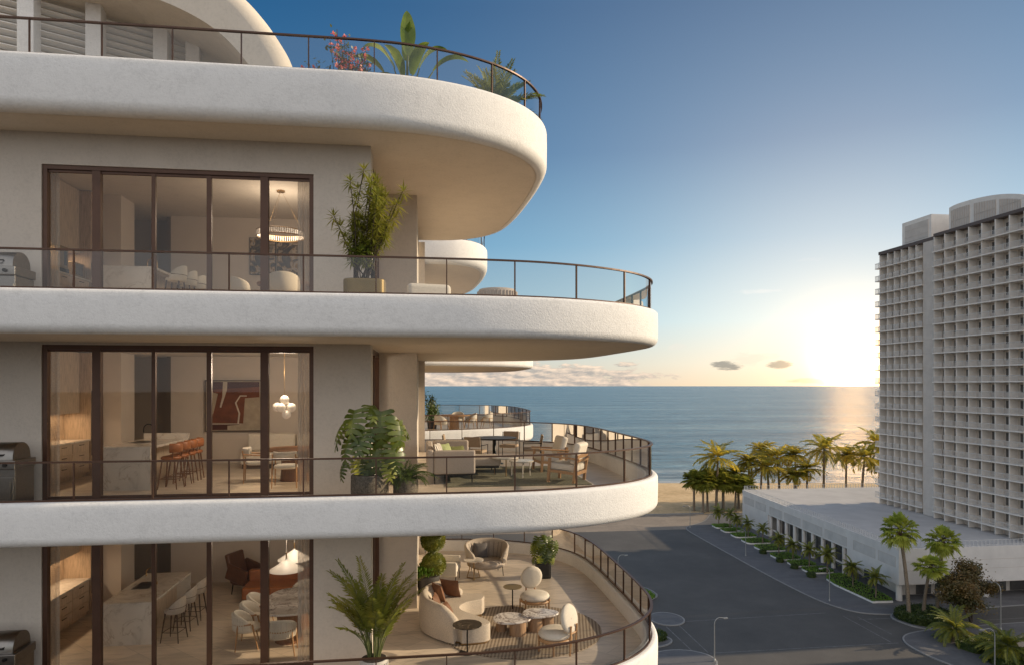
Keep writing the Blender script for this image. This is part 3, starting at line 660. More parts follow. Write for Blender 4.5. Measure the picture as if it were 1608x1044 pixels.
def join(a, b): a.add(b.v, b.f); o = len(a.m) - len(b.m); a.m[o:] = b.m; a.s[o:] = b.s
railmats = [M['railw'], glass('frosted_panel', (0.75, 0.76, 0.77), 1.6, 0.3)]
protos = {}; count = 0; restS, restR, restD = MB(), MB(), MB()
for bi in range(len(RY) - 2):
    y1, y0 = RY[bi], RY[bi + 1]
    for k in range(1, 20):
        if bi >= 2 and count < 100:
            count += 1; key = (bi, rnd.randrange(3))
            if key not in protos:
                b0, b1, b2 = [q.build(nm, mt) for q, nm, mt in zip(balcony_bits(y0, y1, 0, 0.0), ('balcony', 'railing', 'balcony_door'), (M['hotelw'], railmats, [M['hglass'], M['cream']]))]
                b0.parent = hot; b1.parent = b0; b2.parent = b0; b0.location = (0, 0, HZ[k]); protos[key] = b0
            else: copy_tree(protos[key], hot).location = (0, 0, HZ[k])
        else:
            for R_, q in zip((restS, restR, restD), balcony_bits(y0, y1, HZ[k], 0.0)): join(R_, q)
for y0, y1 in zip(LY, LY[1:]):
    for k in range(1, 20):
        for R_, q in zip((restS, restR, restD), balcony_bits(y0, y1, HZ[k] - .1, 1.0)): join(R_, q)
for k in range(1, 20):   # sea-facing end balconies
    z = HZ[k] - .1; restS.box(0.9, 4.5, 19.1, 20.5, z - .2, z); restR.box(0.9, .96, 19.1, 20.5, z + 1.02, z + 1.1).box(.9, 4.5, 20.42, 20.48, z + 1.02, z + 1.1)
    for q in range(6): restR.box(.91, .95, 19.15 + q * .25, 19.2 + q * .25, z, z + 1.02)
    for q in range(10): restR.box(.95 + q * .38, 1.0 + q * .38, 20.43, 20.47, z, z + 1.02)
tag(restS.build('balcony_slabs', M['hotelw'], hot), kind='stuff'); tag(restR.build('balcony_railings', railmats, hot), kind='stuff'); tag(restD.build('balcony_glazing', [M['hglass'], M['cream']], hot), kind='stuff')
ph = MB().box(2.8, 20, 5.1, 13.9, 57.6, 63.0).box(2.7, 2.82, 5.9, 12.9, 58.4, 62.1, 1)
ph.build('roof_block', [M['hotelw'], M['hotel']], hot)
pj = MB()
for z in (59.4, 60.9): pj.box(2.67, 2.705, 5.9, 12.9, z - .04, z + .04)
pj.build('panel_joint', M['hoteld'], hot)
def arch_block():
    tp = smooth_path([(0.2, 63.0), (-2, 63.25), (-7, 63.05), (-12.4, 62.3), (-17.2, 60.9), (-21.4, 58.8)], 5)
    def top(y):
        for a, b in zip(tp, tp[1:]):
            if b[0] <= y <= a[0]: return a[1] + (b[1] - a[1]) * (y - a[0]) / (b[0] - a[0])
        return tp[0][1]
    poly = [(0.2, 58.01)] + tp + [(-21.4, 58.01)]
    mb = MB(); n = len(poly); mb.v = [(2.8, y, z) for y, z in poly] + [(18, y, z) for y, z in poly]
    mb.f = [tuple(range(n)), tuple(range(n, 2 * n))[::-1]] + [(i, n + i, n + (i + 1) % n, (i + 1) % n) for i in range(n)]; mb.m = [0] * len(mb.f); mb.s = [False] * len(mb.f)
    o = mb.build('arched_roof_block', M['hotelw'], hot)
    for y0, y1 in ((-.5, -5.0), (-6.3, -11.2), (-12.2, -16.6)):
        yy = [y0 + (y1 - y0) * k / 8 for k in range(9)]
        w = MB(); m_ = len(yy); w.v = [(2.73, y, 58.6) for y in yy] + [(2.73, y, top(y) - .9) for y in yy]
        for k in range(8): w.f.append((k, k + 1, m_ + k + 1, m_ + k)); w.m.append(0); w.s.append(False)
        for k in range(9):
            y = yy[k]; w.box(2.66, 2.72, y - .05, y + .05, 58.6, top(y) - .9, 1)
        w.box(2.65, 2.71, y1, y0, 60.0, 60.1, 1)
        w.build('roof_window', [M['hotel'], M['hoteld']], o)
arch_block()

pod = empty('podium_building', (0, 0, 0), 0, 'long low white podium building with a round column arcade and railed flat roof', 'building')
def pl(y): return 78.2 + (y - 104) * 0.0655
PT = 8.9
mb = MB()
mb.prism([(pl(104), 104), (pl(168.6), 168.6), (126, 168.6), (126, 104)], 5.3, PT)
mb.prism([(pl(120) , 119.6), (pl(104), 104.0), (126, 104), (126, 119.6)], 2.9, 5.301)
mb.prism([(pl(153.5), 153.5), (pl(168.6), 168.6), (126, 168.6), (126, 153.5)], 0, 5.301)
mb.build('wall', M['podw'], pod)
MB().prism([(pl(119.6) + 3.2, 119.6), (pl(153.5) + 3.2, 153.5), (126, 153.5), (126, 119.6)], 0, 5.29).prism([(pl(104) + 3, 107.5), (pl(119.6) + 3, 119.59), (126, 119.59), (126, 107.5)], 0, 2.89).build('recessed_wall', M['hotel'], pod)
MB().prism([(pl(104) + .5, 104.5), (pl(168) + .5, 168.1), (125.5, 168.1), (125.5, 104.5)], PT, PT + .03).build('roof_deck', M['roofmem'], pod)
for k in range(9):
    y = 121.3 + k * 3.95; MB().lathe([(.42, 0), (.42, 5.3)], (pl(y) + .55, y, 0), 16).build('column', M['podw'], pod)
for x, y in ((pl(104) + .7, 104.9), (86.5, 104.9), (95, 104.9), (104, 104.9)): MB().lathe([(.5, 0), (.5, 2.9)], (x, y, 0), 16).build('column', M['podw'], pod)
for k in range(8):
    y0 = 121.3 + k * 3.95; mb = MB().prism([(pl(y0) + 3.1, y0 + .5), (pl(y0 + 3.5) + 3.1, y0 + 3.5), (pl(y0 + 3.5) + 3.19, y0 + 3.5), (pl(y0) + 3.19, y0 + .5)], 0.3, 4.9)
    mb.build('shop_window', M['hglass'], pod)
    MB().prism([(pl(y0) + .8, y0 + .45), (pl(y0 + 3.5) + .8, y0 + 3.5), (pl(y0 + 3.5) + .9, y0 + 3.5), (pl(y0) + .9, y0 + .45)], 1.6, 1.95).build('rail_panel', M['podw'], pod)
for k in range(5):
    y0 = 108.0 + k * 2.2; MB().prism([(pl(y0) + 2.9, y0), (pl(y0 + 1.8) + 2.9, y0 + 1.8), (pl(y0 + 1.8) + 2.99, y0 + 1.8), (pl(y0) + 2.99, y0)], .2, 2.6).build('shop_window', M['hglass'], pod)
for k in range(7):
    x0 = 84 + k * 3.6; MB().box(x0, x0 + 2.8, 107.4, 107.49, .2, 2.6).build('shop_window', M['hglass'], pod)
for (a, b) in ((104.9, 109.7), (110.6, 117.4), (119.6, 127.5), (128.6, 136.5), (137.6, 145), (146.2, 152.5), (154.6, 160.4), (161.4, 167.4)):
    mb = MB()
    for za, zb, t in ((5.65, 5.72, 0), (7.33, 7.4, 0)): mb.prism([(pl(a) - .012, a), (pl(b) - .012, b), (pl(b) + .02, b), (pl(a) + .02, a)], za, zb)
    for y in (a, b): mb.prism([(pl(y) - .012, y - .05), (pl(y) - .012, y + .05), (pl(y) + .02, y + .05), (pl(y) + .02, y - .05)], 5.65, 7.4)
    mb.build('panel_joint', M['hoteld'], pod)
    MB().prism([(pl(a) - .006, a + .05), (pl(b) - .006, b - .05), (pl(b) + .02, b - .05), (pl(a) + .02, a + .05)], 5.73, 7.32).build('facade_panel', M['podw2'], pod)
mb = MB()
for z in (2.9 + .02, 5.2, 6.7): mb.box(79, 120, 103.985, 104.01, z, z + .05)
mb.build('panel_joint', M['hoteld'], pod)
mb = MB()
def roof_rail(a, b, z):
    L = math.hypot(b[0] - a[0], b[1] - a[1]); n = int(L / .75); rz = math.atan2(b[1] - a[1], b[0] - a[0])
    for k in range(n + 1):
        t = k / n; mb.obox((a[0] + (b[0] - a[0]) * t, a[1] + (b[1] - a[1]) * t, z + .5), (.07, .07, 1.0), rz)
    for h in (.2, 1.0): mb.obox(((a[0] + b[0]) / 2, (a[1] + b[1]) / 2, z + h), (L, .06, .06), rz)
roof_rail((pl(104) + .35, 104.35), (pl(168.2) + .35, 168.3), PT); roof_rail((pl(104) + .35, 104.3), (124, 104.3), PT); roof_rail((pl(168.2) + .5, 168.35), (124, 168.35), PT)
mb.build('roof_railing', M['railw'], pod)
for y0, y1, lb in ((89.5, 104.4, 'farther plain unseen block added on the right to shade the foreground road'), (56, 84.5, 'nearer plain unseen block added on the right to shade the foreground road')):
    t = empty('shadow_block', (128, y0, 0), 0, lb, 'building'); MB().box(0, 22, 0, y1 - y0, 0, 36).build('wall', M['podw'], t)  # unseen blocks added to shadow the foreground road; their gap leaves a light strip
# ------------------------------------------------------------------ furniture builders (local space, z = 0 on the floor, facing +Y)
F2I = 37.68
MB().box(-8.78, -1.36, 14.31, 20.49, F2 + .001, F2I).build('raised_floor', M['travertine'], bld)
def shell(mb, c, rx, ry, a0, a1, z0, z1, th, n=20, mi=0, flare=0.0):
    """upright curved wall: z0, z1 are functions of t in 0..1; angle 0 = +X, 90 = +Y (degrees)"""
    rows = []
    for i in range(n + 1):
        t = i / n; a = math.radians(a0 + (a1 - a0) * t); ca, sa = math.cos(a), math.sin(a); b, e = z0(t), z1(t)
        def P(o, z): 
            k = 1 + flare * (z - b)
            return (c[0] + (rx * k + o) * ca, c[1] + (ry * k + o) * sa, c[2] + z)
        rows.append([P(-th * .4, b), P(0, b + .015), P(.012, (b + e) / 2), P(0, e - th * .45), P(-th * .22, e - th * .1), P(-th * .5, e), P(-th * .78, e - th * .1), P(-th, e - th * .45), P(-th - .01, (b + e) / 2), P(-th, b + .015)])
    m = len(rows[0]); vs = [p for r in rows for p in r]; fs = []
    flip = a1 < a0
    for i in range(n):
        for k in range(m):
            f = (i * m + k, (i + 1) * m + k, (i + 1) * m + (k + 1) % m, i * m + (k + 1) % m); fs.append(f[::-1] if flip else f)
    mb.add(vs, fs, mi, True)
    mb.add(rows[0], [tuple(range(m))], mi); mb.add(rows[-1], [tuple(range(m))[::-1]], mi)
    return mb
def rod(p, q, r0, r1=None, n=8): return MB().tube([p, q], [r0, r1 if r1 is not None else r0], n)
def cushion(name, mat, parent, x0, x1, y0, y1, z0, z1, bev=.05): return MB().box(x0, x1, y0, y1, z0, z1).build(name, mat, parent, bev, 4)
def round_cushion(name, mat, parent, c, rx, ry, h, edge=.05, n=28, p=2):
    mb = MB(); prof = [(1 - edge * 1.2 / max(rx, ry), 0), (1, edge * .8), (1, h - edge), (1 - edge * .6 / max(rx, ry), h - edge * .25), (.8, h), (.4, h + .012), (.01, h + .016)]
    base = disc(0, 0, 1, 1, n, 0, p); vs = []; fs = []
    for k, z in prof: vs += [(c[0] + x * rx * k, c[1] + y * ry * k, c[2] + z) for x, y in base]
    for i in range(len(prof) - 1):
        for k in range(n): fs.append((i * n + k, i * n + (k + 1) % n, (i + 1) * n + (k + 1) % n, (i + 1) * n + k))
    mb.add(vs, fs, 0, True); mb.add(vs[:n], [tuple(range(n))[::-1]]); mb.add(vs[-n:], [tuple(range(n))])
    return mb.build(name, mat, parent)
def pillow(name, mat, loc, rx, rz, s=.42, th=.15, label=None, group=None, cat='pillow'):
    mb = MB(); n = 8
    for sgn in (1, -1):
        o = len(mb.v)
        for i in range(n + 1):
            for j in range(n + 1):
                u, v = 2 * i / n - 1, 2 * j / n - 1; k = (1 - u * u) ** .5 * (1 - v * v) ** .5
                pin = 1 - .07 * (1 - abs(u * v)); mb.v.append((u * s / 2 * pin, sgn * th / 2 * k ** .7, v * s / 2 * pin))
        for i in range(n):
            for j in range(n):
                a = o + i * (n + 1) + j; f = (a, a + n + 1, a + n + 2, a + 1); mb.f.append(f if sgn < 0 else f[::-1]); mb.m.append(0); mb.s.append(True)
    ob = mb.build(name, mat); ob.location = loc; ob.rotation_euler = (rx, 0, rz); return tag(ob, label, cat, group)

# ---- kitchens
def island(z, x0, y0, label, bar, fmat):
    w, d, h = 1.05, 2.45, .92
    t = empty('kitchen_island', (x0, y0, z), 0, label, 'kitchen island')
    MB().box(0, w, 0, .05, 0, h - .051).build('end_panel', M['marble'], t); MB().box(0, w, d - .05, d, 0, h - .051 if not bar else h + .13).build('end_panel', M['marble'], t)
    top = MB().box(0, w, 0, d, h - .05, h).build('worktop', M['marble'], t)
    MB().box(.02, w - .32, .051, d - .051, .1, h - .051).box(.06, w - .36, .06, d - .06, 0, .1).build('cabinet', M['cabpale'], t)
    MB().box(.18, .55, 1.05, 1.65, h + .001, h + .004).build('sink', M['steel'], t)
    f = MB().tube([(.62, 1.35, h), (.62, 1.35, h + .30)] + [(.62 - .11 + .11 * math.cos(a), 1.35, h + .30 + .11 * math.sin(a)) for a in [PI * k / 8 for k in range(1, 9)]] + [(.40, 1.35, h + .22)], .013, 8)
    f.tube([(.62, 1.40, h), (.62, 1.40, h + .07)], .016, 8); f.build('tap', fmat, t)
    return t
island(F2I, -6.9, 15.85, 'white marble kitchen island with bronze tap behind the top window wall', False, M['brass'])
island(F3, -6.82, 15.42, 'pale marble kitchen island with black arched tap behind the orange bar stools', True, M['black'])
island(F4, -6.9, 15.78, 'long marble kitchen island with lit end panel in the lowest apartment', False, M['brass'])
def kitchen(z, ceil, label, oven):
    t = empty('kitchen_units', (-8.78, 14.5, z), 0, label, 'kitchen cabinets')
    L = 3.55
    base = MB().box(0, .60, .3, L, .1, .86).box(0, .54, .32, L, 0, .1).build('base_cabinet', M['cabpale'], t)
    for k in range(4):
        y0 = .32 + k * .8
        for j in range(3): 
            d = MB().box(.601, .622, y0 + .01, y0 + .78, .12 + j * .25, .35 + j * .25).build('drawer', M['cabpale'], base)
            MB().box(.622, .642, y0 + .30, y0 + .50, .29 + j * .25, .302 + j * .25).build('handle', M['black'], base)
    MB().box(0, .63, .28, L + .01, .861, .90).build('worktop', M['marble'], t)
    MB().box(.12, .50, 1.3, 2.0, .901, .908).build('hob', M['black'], t)
    MB().box(0, .02, .3, L + .3, .9, 1.52).build('splashback', M['cab'], t)
    MB().box(0, .38, .3, L, 1.55, ceil - z - .02).build('wall_cabinet', M['cabpale'], t)
    tall = MB().box(0, .63, L + .02, L + .4, 0, ceil - z - .02).box(0, .62, -.15, .28, 0, ceil - z - .02).build('tall_cabinet', M['cab'], t)
    if oven:
        MB().box(.631, .65, L + .05, L + .37, .5, 2.1).build('oven', M['hglass'], t)
        MB().box(.64, .66, -.10, .24, 1.45, 1.75).box(.64, .66, -.10, .24, .95, 1.3).build('oven_door', M['hglass'], t)
    MB().box(.63, .66, L + .06, L + .075, 1.0, 1.35).box(.63, .66, L + .06, L + .075, .6, .85).build('handle', M['black'], tall)
    return t
kitchen(F2I, 40.81, 'oak kitchen units along the left wall of the top apartment', False)
kitchen(F3, 36.83, 'oak kitchen units with black handles left of the orange stool island', True)
kitchen(F4, 33.41, 'pale oak kitchen units with hob and dark oven in the lowest apartment', True)
t = empty('coffee_machine', (-8.42, 16.9, F2I + .90), 0, 'tall bronze coffee machine with a black button strip on the worktop', 'coffee machine')
MB().box(-.22, .22, -.2, .22, 0, .62).build('body', M['gold'], t, .03); MB().box(.221, .235, .02, .10, .18, .5).build('button_strip', M['black'], t); MB().box(-.2, .235, -.19, .21, .01, .10).build('drip_tray', M['black'], t)
t = empty('microwave_oven', (-8.45, 17.75, F2I + .93), 0, 'boxy brown microwave oven right of the tall coffee machine', 'microwave')
MB().box(-.2, .2, -.25, .25, 0, .34).build('body', M['gold'], t, .015); MB().box(.201, .21, -.2, .12, .04, .3).build('door', M['hglass'], t)

# ---- bar stools
def stool(name, label, seatm, legm, back):
    t = empty(name, (0, 0, 0), 0, label, 'bar stool', 'bar stools')
    round_cushion('seat', seatm, t, (0, 0, .62), .21, .20, .08, .03)
    for sx in (-1, 1):
        for sy in (-1, 1): rod((sx * .20, sy * .20, 0), (sx * .13, sy * .13, .63), .012, .018).build('leg', legm, t)
    fr = MB()
    q = [(-.175, -.175), (.175, -.175), (.175, .175), (-.175, .175)]
    for a, b in zip(q, q[1:] + q[:1]): fr.tube([(a[0], a[1], .22), (b[0], b[1], .22)], .008, 6)
    fr.build('footrest', legm, t)
    if back == 'roll':
        mb = shell(MB(), (0, 0, .76), .235, .225, 195, 345, lambda t: 0.02, lambda t: .22, .07, 20); mb.build('backrest', seatm, t)
        for sx in (-1, 1): rod((sx * .17, -.10, .66), (sx * .19, -.12, .82), .013).build('back_post', legm, t)
    else:
        mb = shell(MB(), (0, 0, .62), .23, .22, 170, 370, lambda t: 0.0, lambda t: .06 + .30 * math.sin(PI * t) ** .6, .035, 24, flare=.25); mb.build('backrest', seatm, t)
        mb = shell(MB(), (0, 0, .64), .243, .233, 185, 355, lambda t: .10, lambda t: .135, .01, 20, flare=.25); mb.build('back_band', legm, t)
    return t
st = stool('bar_stool', '', M['leather'], M['walnut'], 'roll'); names = ['nearest', 'second', 'third', 'farthest']
for k, y in enumerate((15.62, 16.12, 16.6, 17.08)):
    place(st, k == 0, (-5.42, y, F3), math.radians(86 + 4 * k), '%s of the four orange leather bar stools along the marble island' % names[k], 'orange bar stools at the island')
st = stool('bar_stool', '', M['taupe'], M['dwood'], 'wing'); names = ['nearest', 'middle', 'farthest']
for k, y in enumerate((15.98, 16.72, 17.42)):
    place(st, k == 0, (-5.48, y, F4), math.radians(80 + 3 * k), '%s of the three greige wing-back bar stools beside the marble island' % names[k], 'greige bar stools at the island')
st = stool('bar_stool', '', M['cream'], M['dwood'], 'wing')
for k, y in enumerate((16.05, 16.75, 17.4)):
    place(st, k == 0, (-5.48, y, F2I), math.radians(85), '%s of the cream bar stools beside the island of the top apartment' % names[k], 'cream bar stools at the island')

# ---- dining chairs and tables
def barrel_chair(label, shellm, legm, ribs):
    t = empty('dining_chair', (0, 0, 0), 0, label, 'dining chair')
    round_cushion('seat', shellm, t, (0, .02, .36), .27, .26, .11, .05)
    mb = shell(MB(), (0, 0, .36), .30, .285, 160, 380, lambda t: 0.0, lambda t: .12 + .30 * math.sin(PI * t) ** .55, .055, 28, flare=.1); bk = mb.build('backrest', shellm, t)
    if ribs:
        rb = MB()
        for k in range(17):
            a = math.radians(195 + 150 * k / 16); x, y = .312 * math.cos(a), .297 * math.sin(a); rb.tube([(x, y, .40), (x * 1.03, y * 1.03, .55), (x * 1.055, y * 1.055, .46 + .28 * math.sin(PI * (.16 + .68 * k / 16)) ** .55)], .012, 6)
        rb.build('channel_ribs', shellm, bk)
    mb = shell(MB(), (0, 0, .36), .318, .303, 165, 375, lambda t: .17 - .03 * math.sin(PI * t), lambda t: .215 - .03 * math.sin(PI * t), .028, 24); mb.build('arm_band', legm, t)
    for sx in (-1, 1):
        rod((sx * .30, -.24, 0), (sx * .235, -.19, .52), .012, .02).build('leg', legm, t)
        rod((sx * .31, .22, 0), (sx * .29, .10, .54), .012, .02).build('leg', legm, t)
    return t
ch = barrel_chair('', M['cream'], M['oak'], True)
G = 'ribbed cream chairs round the marble dining table'
for k, (x, y, r, lb) in enumerate([(-3.78, 15.42, -78, 'nearest of the three cream dining chairs on the left of the marble table'), (-3.78, 16.05, -84, 'middle one of the three cream dining chairs left of the marble table'),
                              (-3.78, 16.66, -90, 'farthest of the three cream dining chairs left of the marble table'), (-2.98, 14.92, 4, 'cream ribbed dining chair at the near end of the marble table, back to the glass'),
                              (-2.90, 17.45, 180, 'cream dining chair at the far end of the marble table'), (-2.12, 15.55, 92, 'cream dining chair right of the marble table, partly behind the sheer curtain')]):
    place(ch, k == 0, (x, y, F4), math.radians(r), lb, G)
t = empty('dining_table', (-2.95, 16.1, F4), 0, 'rounded white marble dining table with dark veins under two cone lamps', 'dining table')
MB().prism(disc(0, 0, .64, 1.02, 40, 0, 2.8), .71, .75).build('tabletop', M['marble2'], t, .012); MB().lathe([(.30, 0), (.24, .35), (.28, .71)], (0, -.45, 0), 24).build('pedestal', M['walnut'], t); MB().lathe([(.30, 0), (.24, .35), (.28, .71)], (0, .45, 0), 24).build('pedestal', M['walnut'], t)
def cone_lamp(label, loc, ceil, d):
    t = empty('pendant_lamp', loc, 0, label, 'pendant lamp', 'cone pendant lamps')
    MB().lathe([(d / 2, 0), (d / 2 - .01, .012), (d * .30, .10), (.05, .22), (.022, .24), (.022, .26)], (0, 0, 0), 32, cap=False).build('shade', M['lampw'], t)
    MB().lathe([(.016, .26), (.016, .40)], (0, 0, 0), 10).build('socket', M['brass'], t)
    MB().tube([(0, 0, .40), (0, 0, ceil - loc[2])], .005, 6).build('cord', M['lampw'], t)
    MB().ball((0, 0, .07), .045).build('bulb', M['opal'], t)
    return t
cone_lamp('front and lower of the two white cone pendant lamps over the marble table', (-3.02, 15.7, 31.90), 33.41, .76)
cone_lamp('rear of the two white cone pendant lamps, half behind the sheer curtain', (-3.02, 16.65, 31.90), 33.41, .76)
t = empty('leather_armchair', (-4.75, 19.45, F4), math.radians(-112), 'dark brown leather wing armchair against the back wall', 'armchair')
MB().box(-.34, .34, -.30, .36, .25, .42).build('seat', M['dleather'], t, .05, 4); MB().obox((0, -.36, .68), (.68, .13, .80), 0, math.radians(14)).build('backrest', M['dleather'], t, .05, 4)
for s in (-1, 1): MB().obox((s * .36, -.1, .55), (.09, .62, .42), 0, math.radians(-18)).build('wing', M['dleather'], t, .035, 3)
for sx in (-1, 1):
    for sy in (-1, 1): rod((sx * .30, sy * .30, 0), (sx * .28, sy * .27, .27), .012, .018).build('leg', M['black'], t)
t = empty('leather_sofa', (-3.55, 18.75, F4), 0, 'low cognac leather sofa behind the marble dining table', 'sofa')
MB().box(-1.1, 1.1, -.42, .35, .10, .42).build('seat', M['leather'], t, .05, 4); MB().box(-1.1, 1.1, .30, .5, .12, .70).build('backrest', M['leather'], t, .06, 4); MB().box(-1.05, 1.05, -.36, .44, 0, .10).build('plinth', M['walnut'], t)

def frame_chair(name, label, fab, legm):
    t = empty(name, (0, 0, 0), 0, label, 'dining chair')
    round_cushion('seat', fab, t, (0, .02, .40), .255, .25, .09, .04, p=3)
    for sx in (-1, 1):
        MB().tube([(sx * .26, -.25, 0), (sx * .25, -.23, .45), (sx * .24, -.27, .74)], [.012, .018, .014], 8).build('leg', legm, t)
        MB().tube([(sx * .27, .23, 0), (sx * .255, .20, .62)], [.012, .018], 8).build('leg', legm, t)
        MB().tube([(sx * .255, .22, .62), (sx * .262, 0, .635), (sx * .25, -.25, .66)], .017, 8).build('armrest', legm, t)
    shell(MB(), (0, 0, .60), .285, .30, 205, 335, lambda t: 0, lambda t: .19, .045, 20).build('backrest', fab, t)
    return t
ch = frame_chair('dining_chair', '', M['cream'], M['oak']); G = 'cream framed chairs round the dark dining table'
for k, (x, y, r, lb) in enumerate([(-3.0, 15.55, 2, 'cream dining chair with wooden legs, its back to the window, at the dark round table'), (-3.85, 16.45, -80, 'cream dining chair left of the dark round table'), (-2.2, 16.7, 95, 'cream dining chair right of the dark round table behind the curtain')]):
    place(ch, k == 0, (x, y, F3), math.radians(r), lb, G)
t = empty('dining_table', (-3.0, 16.6, F3), 0, 'round dark walnut dining table on a drum base below the globe lamp', 'dining table')
MB().lathe([(.66, .71), (.68, .73), (.68, .75)], (0, 0, 0), 40).build('tabletop', M['walnut'], t); MB().lathe([(.33, 0), (.30, .35), (.33, .71)], (0, 0, 0), 28).build('pedestal', M['walnut'], t)
t = empty('banquette_sofa', (-3.5, 19.4, F3), 0, 'long cream sofa with two back cushions below the rust painting', 'sofa')
MB().box(-1.35, 1.35, -.45, .4, .12, .42).build('seat', M['cream'], t, .05, 4)
for s in (-1, 1): MB().box(s * .66 - .64, s * .66 + .64, .12, .42, .42, .90).build('back_cushion', M['cream'], t, .07, 4)
MB().box(-1.3, 1.3, -.4, .4, 0, .12).build('plinth', M['dwood'], t)
# globe chandelier
t = empty('globe_chandelier', (-3.2, 16.4, 35.49), 0, 'cluster pendant of opal white globes over the dark round table', 'chandelier')
for dx, dy, dz in ((0, .02, .18), (-.17, .06, .01), (-.05, -.12, 0), (.16, 0, 0), (.05, -.02, -.16), (.02, .16, .02)): MB().ball((dx, dy, dz), .105, 20, 14).build('globe', M['opal'], t)
mb = MB().tube([(0, 0, 0), (0, 0, .9)], .006, 6).lathe([(.10, 1.32), (.10, 1.335)], (0, 0, 0), 20)
for dx, dy, dz in ((0, .02, .18), (-.17, .06, .01), (-.05, -.12, 0), (.16, 0, 0), (.05, -.02, -.16)): mb.tube([(0, 0, 0), (dx * .6, dy * .6, dz * .6)], .009, 6)
mb.tube([(0, 0, .9), (0, 0, 1.33)], .006, 6); mb.build('stem', M['brass'], t)
# top apartment dining set
def tub_chair(label, name='dining_chair'):
    t = empty(name, (0, 0, 0), 0, label, 'dining chair')
    round_cushion('seat', M['cream'], t, (0, .02, .34), .29, .28, .12, .05)
    shell(MB(), (0, 0, .32), .33, .31, 165, 375, lambda t: 0, lambda t: .20 + .24 * math.sin(PI * t) ** .5, .07, 26, flare=.12).build('backrest', M['cream'], t)
    for sx in (-1, 1):
        for sy in (-1, 1): rod((sx * .24, sy * .22, 0), (sx * .2, sy * .18, .36), .013, .02).build('leg', M['walnut'], t)
    return t
ch = tub_chair('')
for k, (x, y, r, lb) in enumerate([(-4.02, 16.2, -70, 'left cream tub chair under the ring chandelier'), (-3.02, 15.4, 5, 'cream tub chair under the ring chandelier with its back to the glass'), (-4.35, 17.4, -100, 'far left cream tub chair by the dining table of the top apartment')]):
    place(ch, k == 0, (x, y, F2I), math.radians(r), lb, 'cream tub chairs at the brown table')
t = empty('dining_table', (-3.2, 16.9, F2I), 0, 'brown round dining table between the cream tub chairs of the top apartment', 'dining table')
MB().lathe([(.70, .68), (.72, .71), (.72, .73)], (0, 0, 0), 40).build('tabletop', M['walnut'], t); MB().lathe([(.28, 0), (.2, .35), (.25, .69)], (0, 0, 0), 24).build('pedestal', M['walnut'], t)
t = empty('ring_chandelier', (-3.5, 17.5, 39.66), 0, 'thin ring chandelier of clear crystal rods hanging from fine wires', 'chandelier')
mb = MB()
for k in range(64):
    a = 2 * PI * k / 64; mb.tube([(.56 * math.cos(a), .56 * math.sin(a), .02), (.56 * math.cos(a), .56 * math.sin(a), .13)], .016, 6)
mb.build('crystal_rods', M['opal'], t)
mb = MB()
for z in (0, .135): mb.tube([(.57 * math.cos(2 * PI * k / 48), .57 * math.sin(2 * PI * k / 48), z) for k in range(49)], .013, 6)
mb.build('ring', M['brass'], t)
mb = MB()
for k in range(3):
    a = 2 * PI * k / 3 + .4; mb.tube([(.57 * math.cos(a), .57 * math.sin(a), .13), (.03 * math.cos(a), .03 * math.sin(a), 1.12)], .003, 5)
mb.lathe([(.10, 1.11), (.10, 1.148)], (0, 0, 0), 20); mb.build('suspension', M['brass'], t)
# paintings
def swirl():
    m, nt, b = nmat('ink_swirl_canvas'); n = noise(nt, 2.0, 7, .62); n.inputs['Distortion'].default_value = 2.4
    r = ramp(nt, n.outputs['Fac'], [(.32, (.02, .02, .022)), (.45, (.06, .055, .05)), (.5, (.30, .20, .09)), (.54, (.48, .42, .36)), (.62, (.10, .095, .09)), (.75, (.42, .37, .31))])
    lk(nt, r.outputs['Color'], b.inputs['Base Color']); b.inputs['Roughness'].default_value = .6; return m
sw_ = swirl()
for k, x in enumerate((-4.95, -4.2)):
    t = empty('painting', (x, 20.44, 39.18), 0, '%s half of the dark swirling ink diptych on the back wall' % ('left', 'right')[k], 'painting', 'ink diptych')
    MB().box(0, .72, -.02, .055, 0, 1.06).build('frame', M['black'], t); MB().box(.012, .708, -.03, -.021, .012, 1.048).build('canvas', sw_, t)
t = empty('painting', (-6.17, 20.42, 34.69), 0, 'large framed abstract painting of rust and beige shapes with pale lines', 'painting')
MB().box(0, 1.62, -.02, .07, 0, 1.47).build('frame', M['dwood'], t)
rustm = basic('rust_paint', (.17, .05, .02), .7, var=.3, scale=4); beigem = basic('beige_paint', (.42, .35, .26), .7, var=.15, scale=5); darkm = basic('umber_paint', (.07, .018, .01), .7, var=.25, scale=4); palem = basic('pale_line_paint', (.58, .5, .4), .7)
mb = MB().box(.03, 1.59, -.03, -.021, .03, 1.44)
def blob(pts, y, mi):
    mb.add([(x, y, z) for x, z in pts], [tuple(range(len(pts)))], mi)
blob([(.2, .25), (1.05, .23), (1.1, .95), (1.5, .98), (1.5, 1.42), (.22, 1.42), (.22, 1.12), (.36, 1.08), (.28, .7), (.2, .4)], -.032, 1)
blob([(.12, .05), (.62, .05), (.62, .17), (.95, .2), (.95, .22), (.16, .22), (.22, .5), (.12, .45)], -.034, 2)
blob([(.22, 1.2), (1.5, 1.28), (1.5, 1.42), (.22, 1.42)], -.034, 2)
blob([(.50, 1.42), (.62, 1.42), (.61, 1.2), (.45, .68), (.41, .7), (.48, 1.0)], -.036, 3)
blob([(.89, .22), (.935, .22), (.97, .52), (.87, .82), (.98, 1.0), (1.15, 1.0), (1.15, 1.035), (.96, 1.035), (.825, .82), (.925, .52)], -.036, 3)
blob([(.16, .2), (1.0, .21), (1.0, .225), (.16, .215)], -.037, 3)
mb.build('canvas', [beigem, rustm, darkm, palem], t)

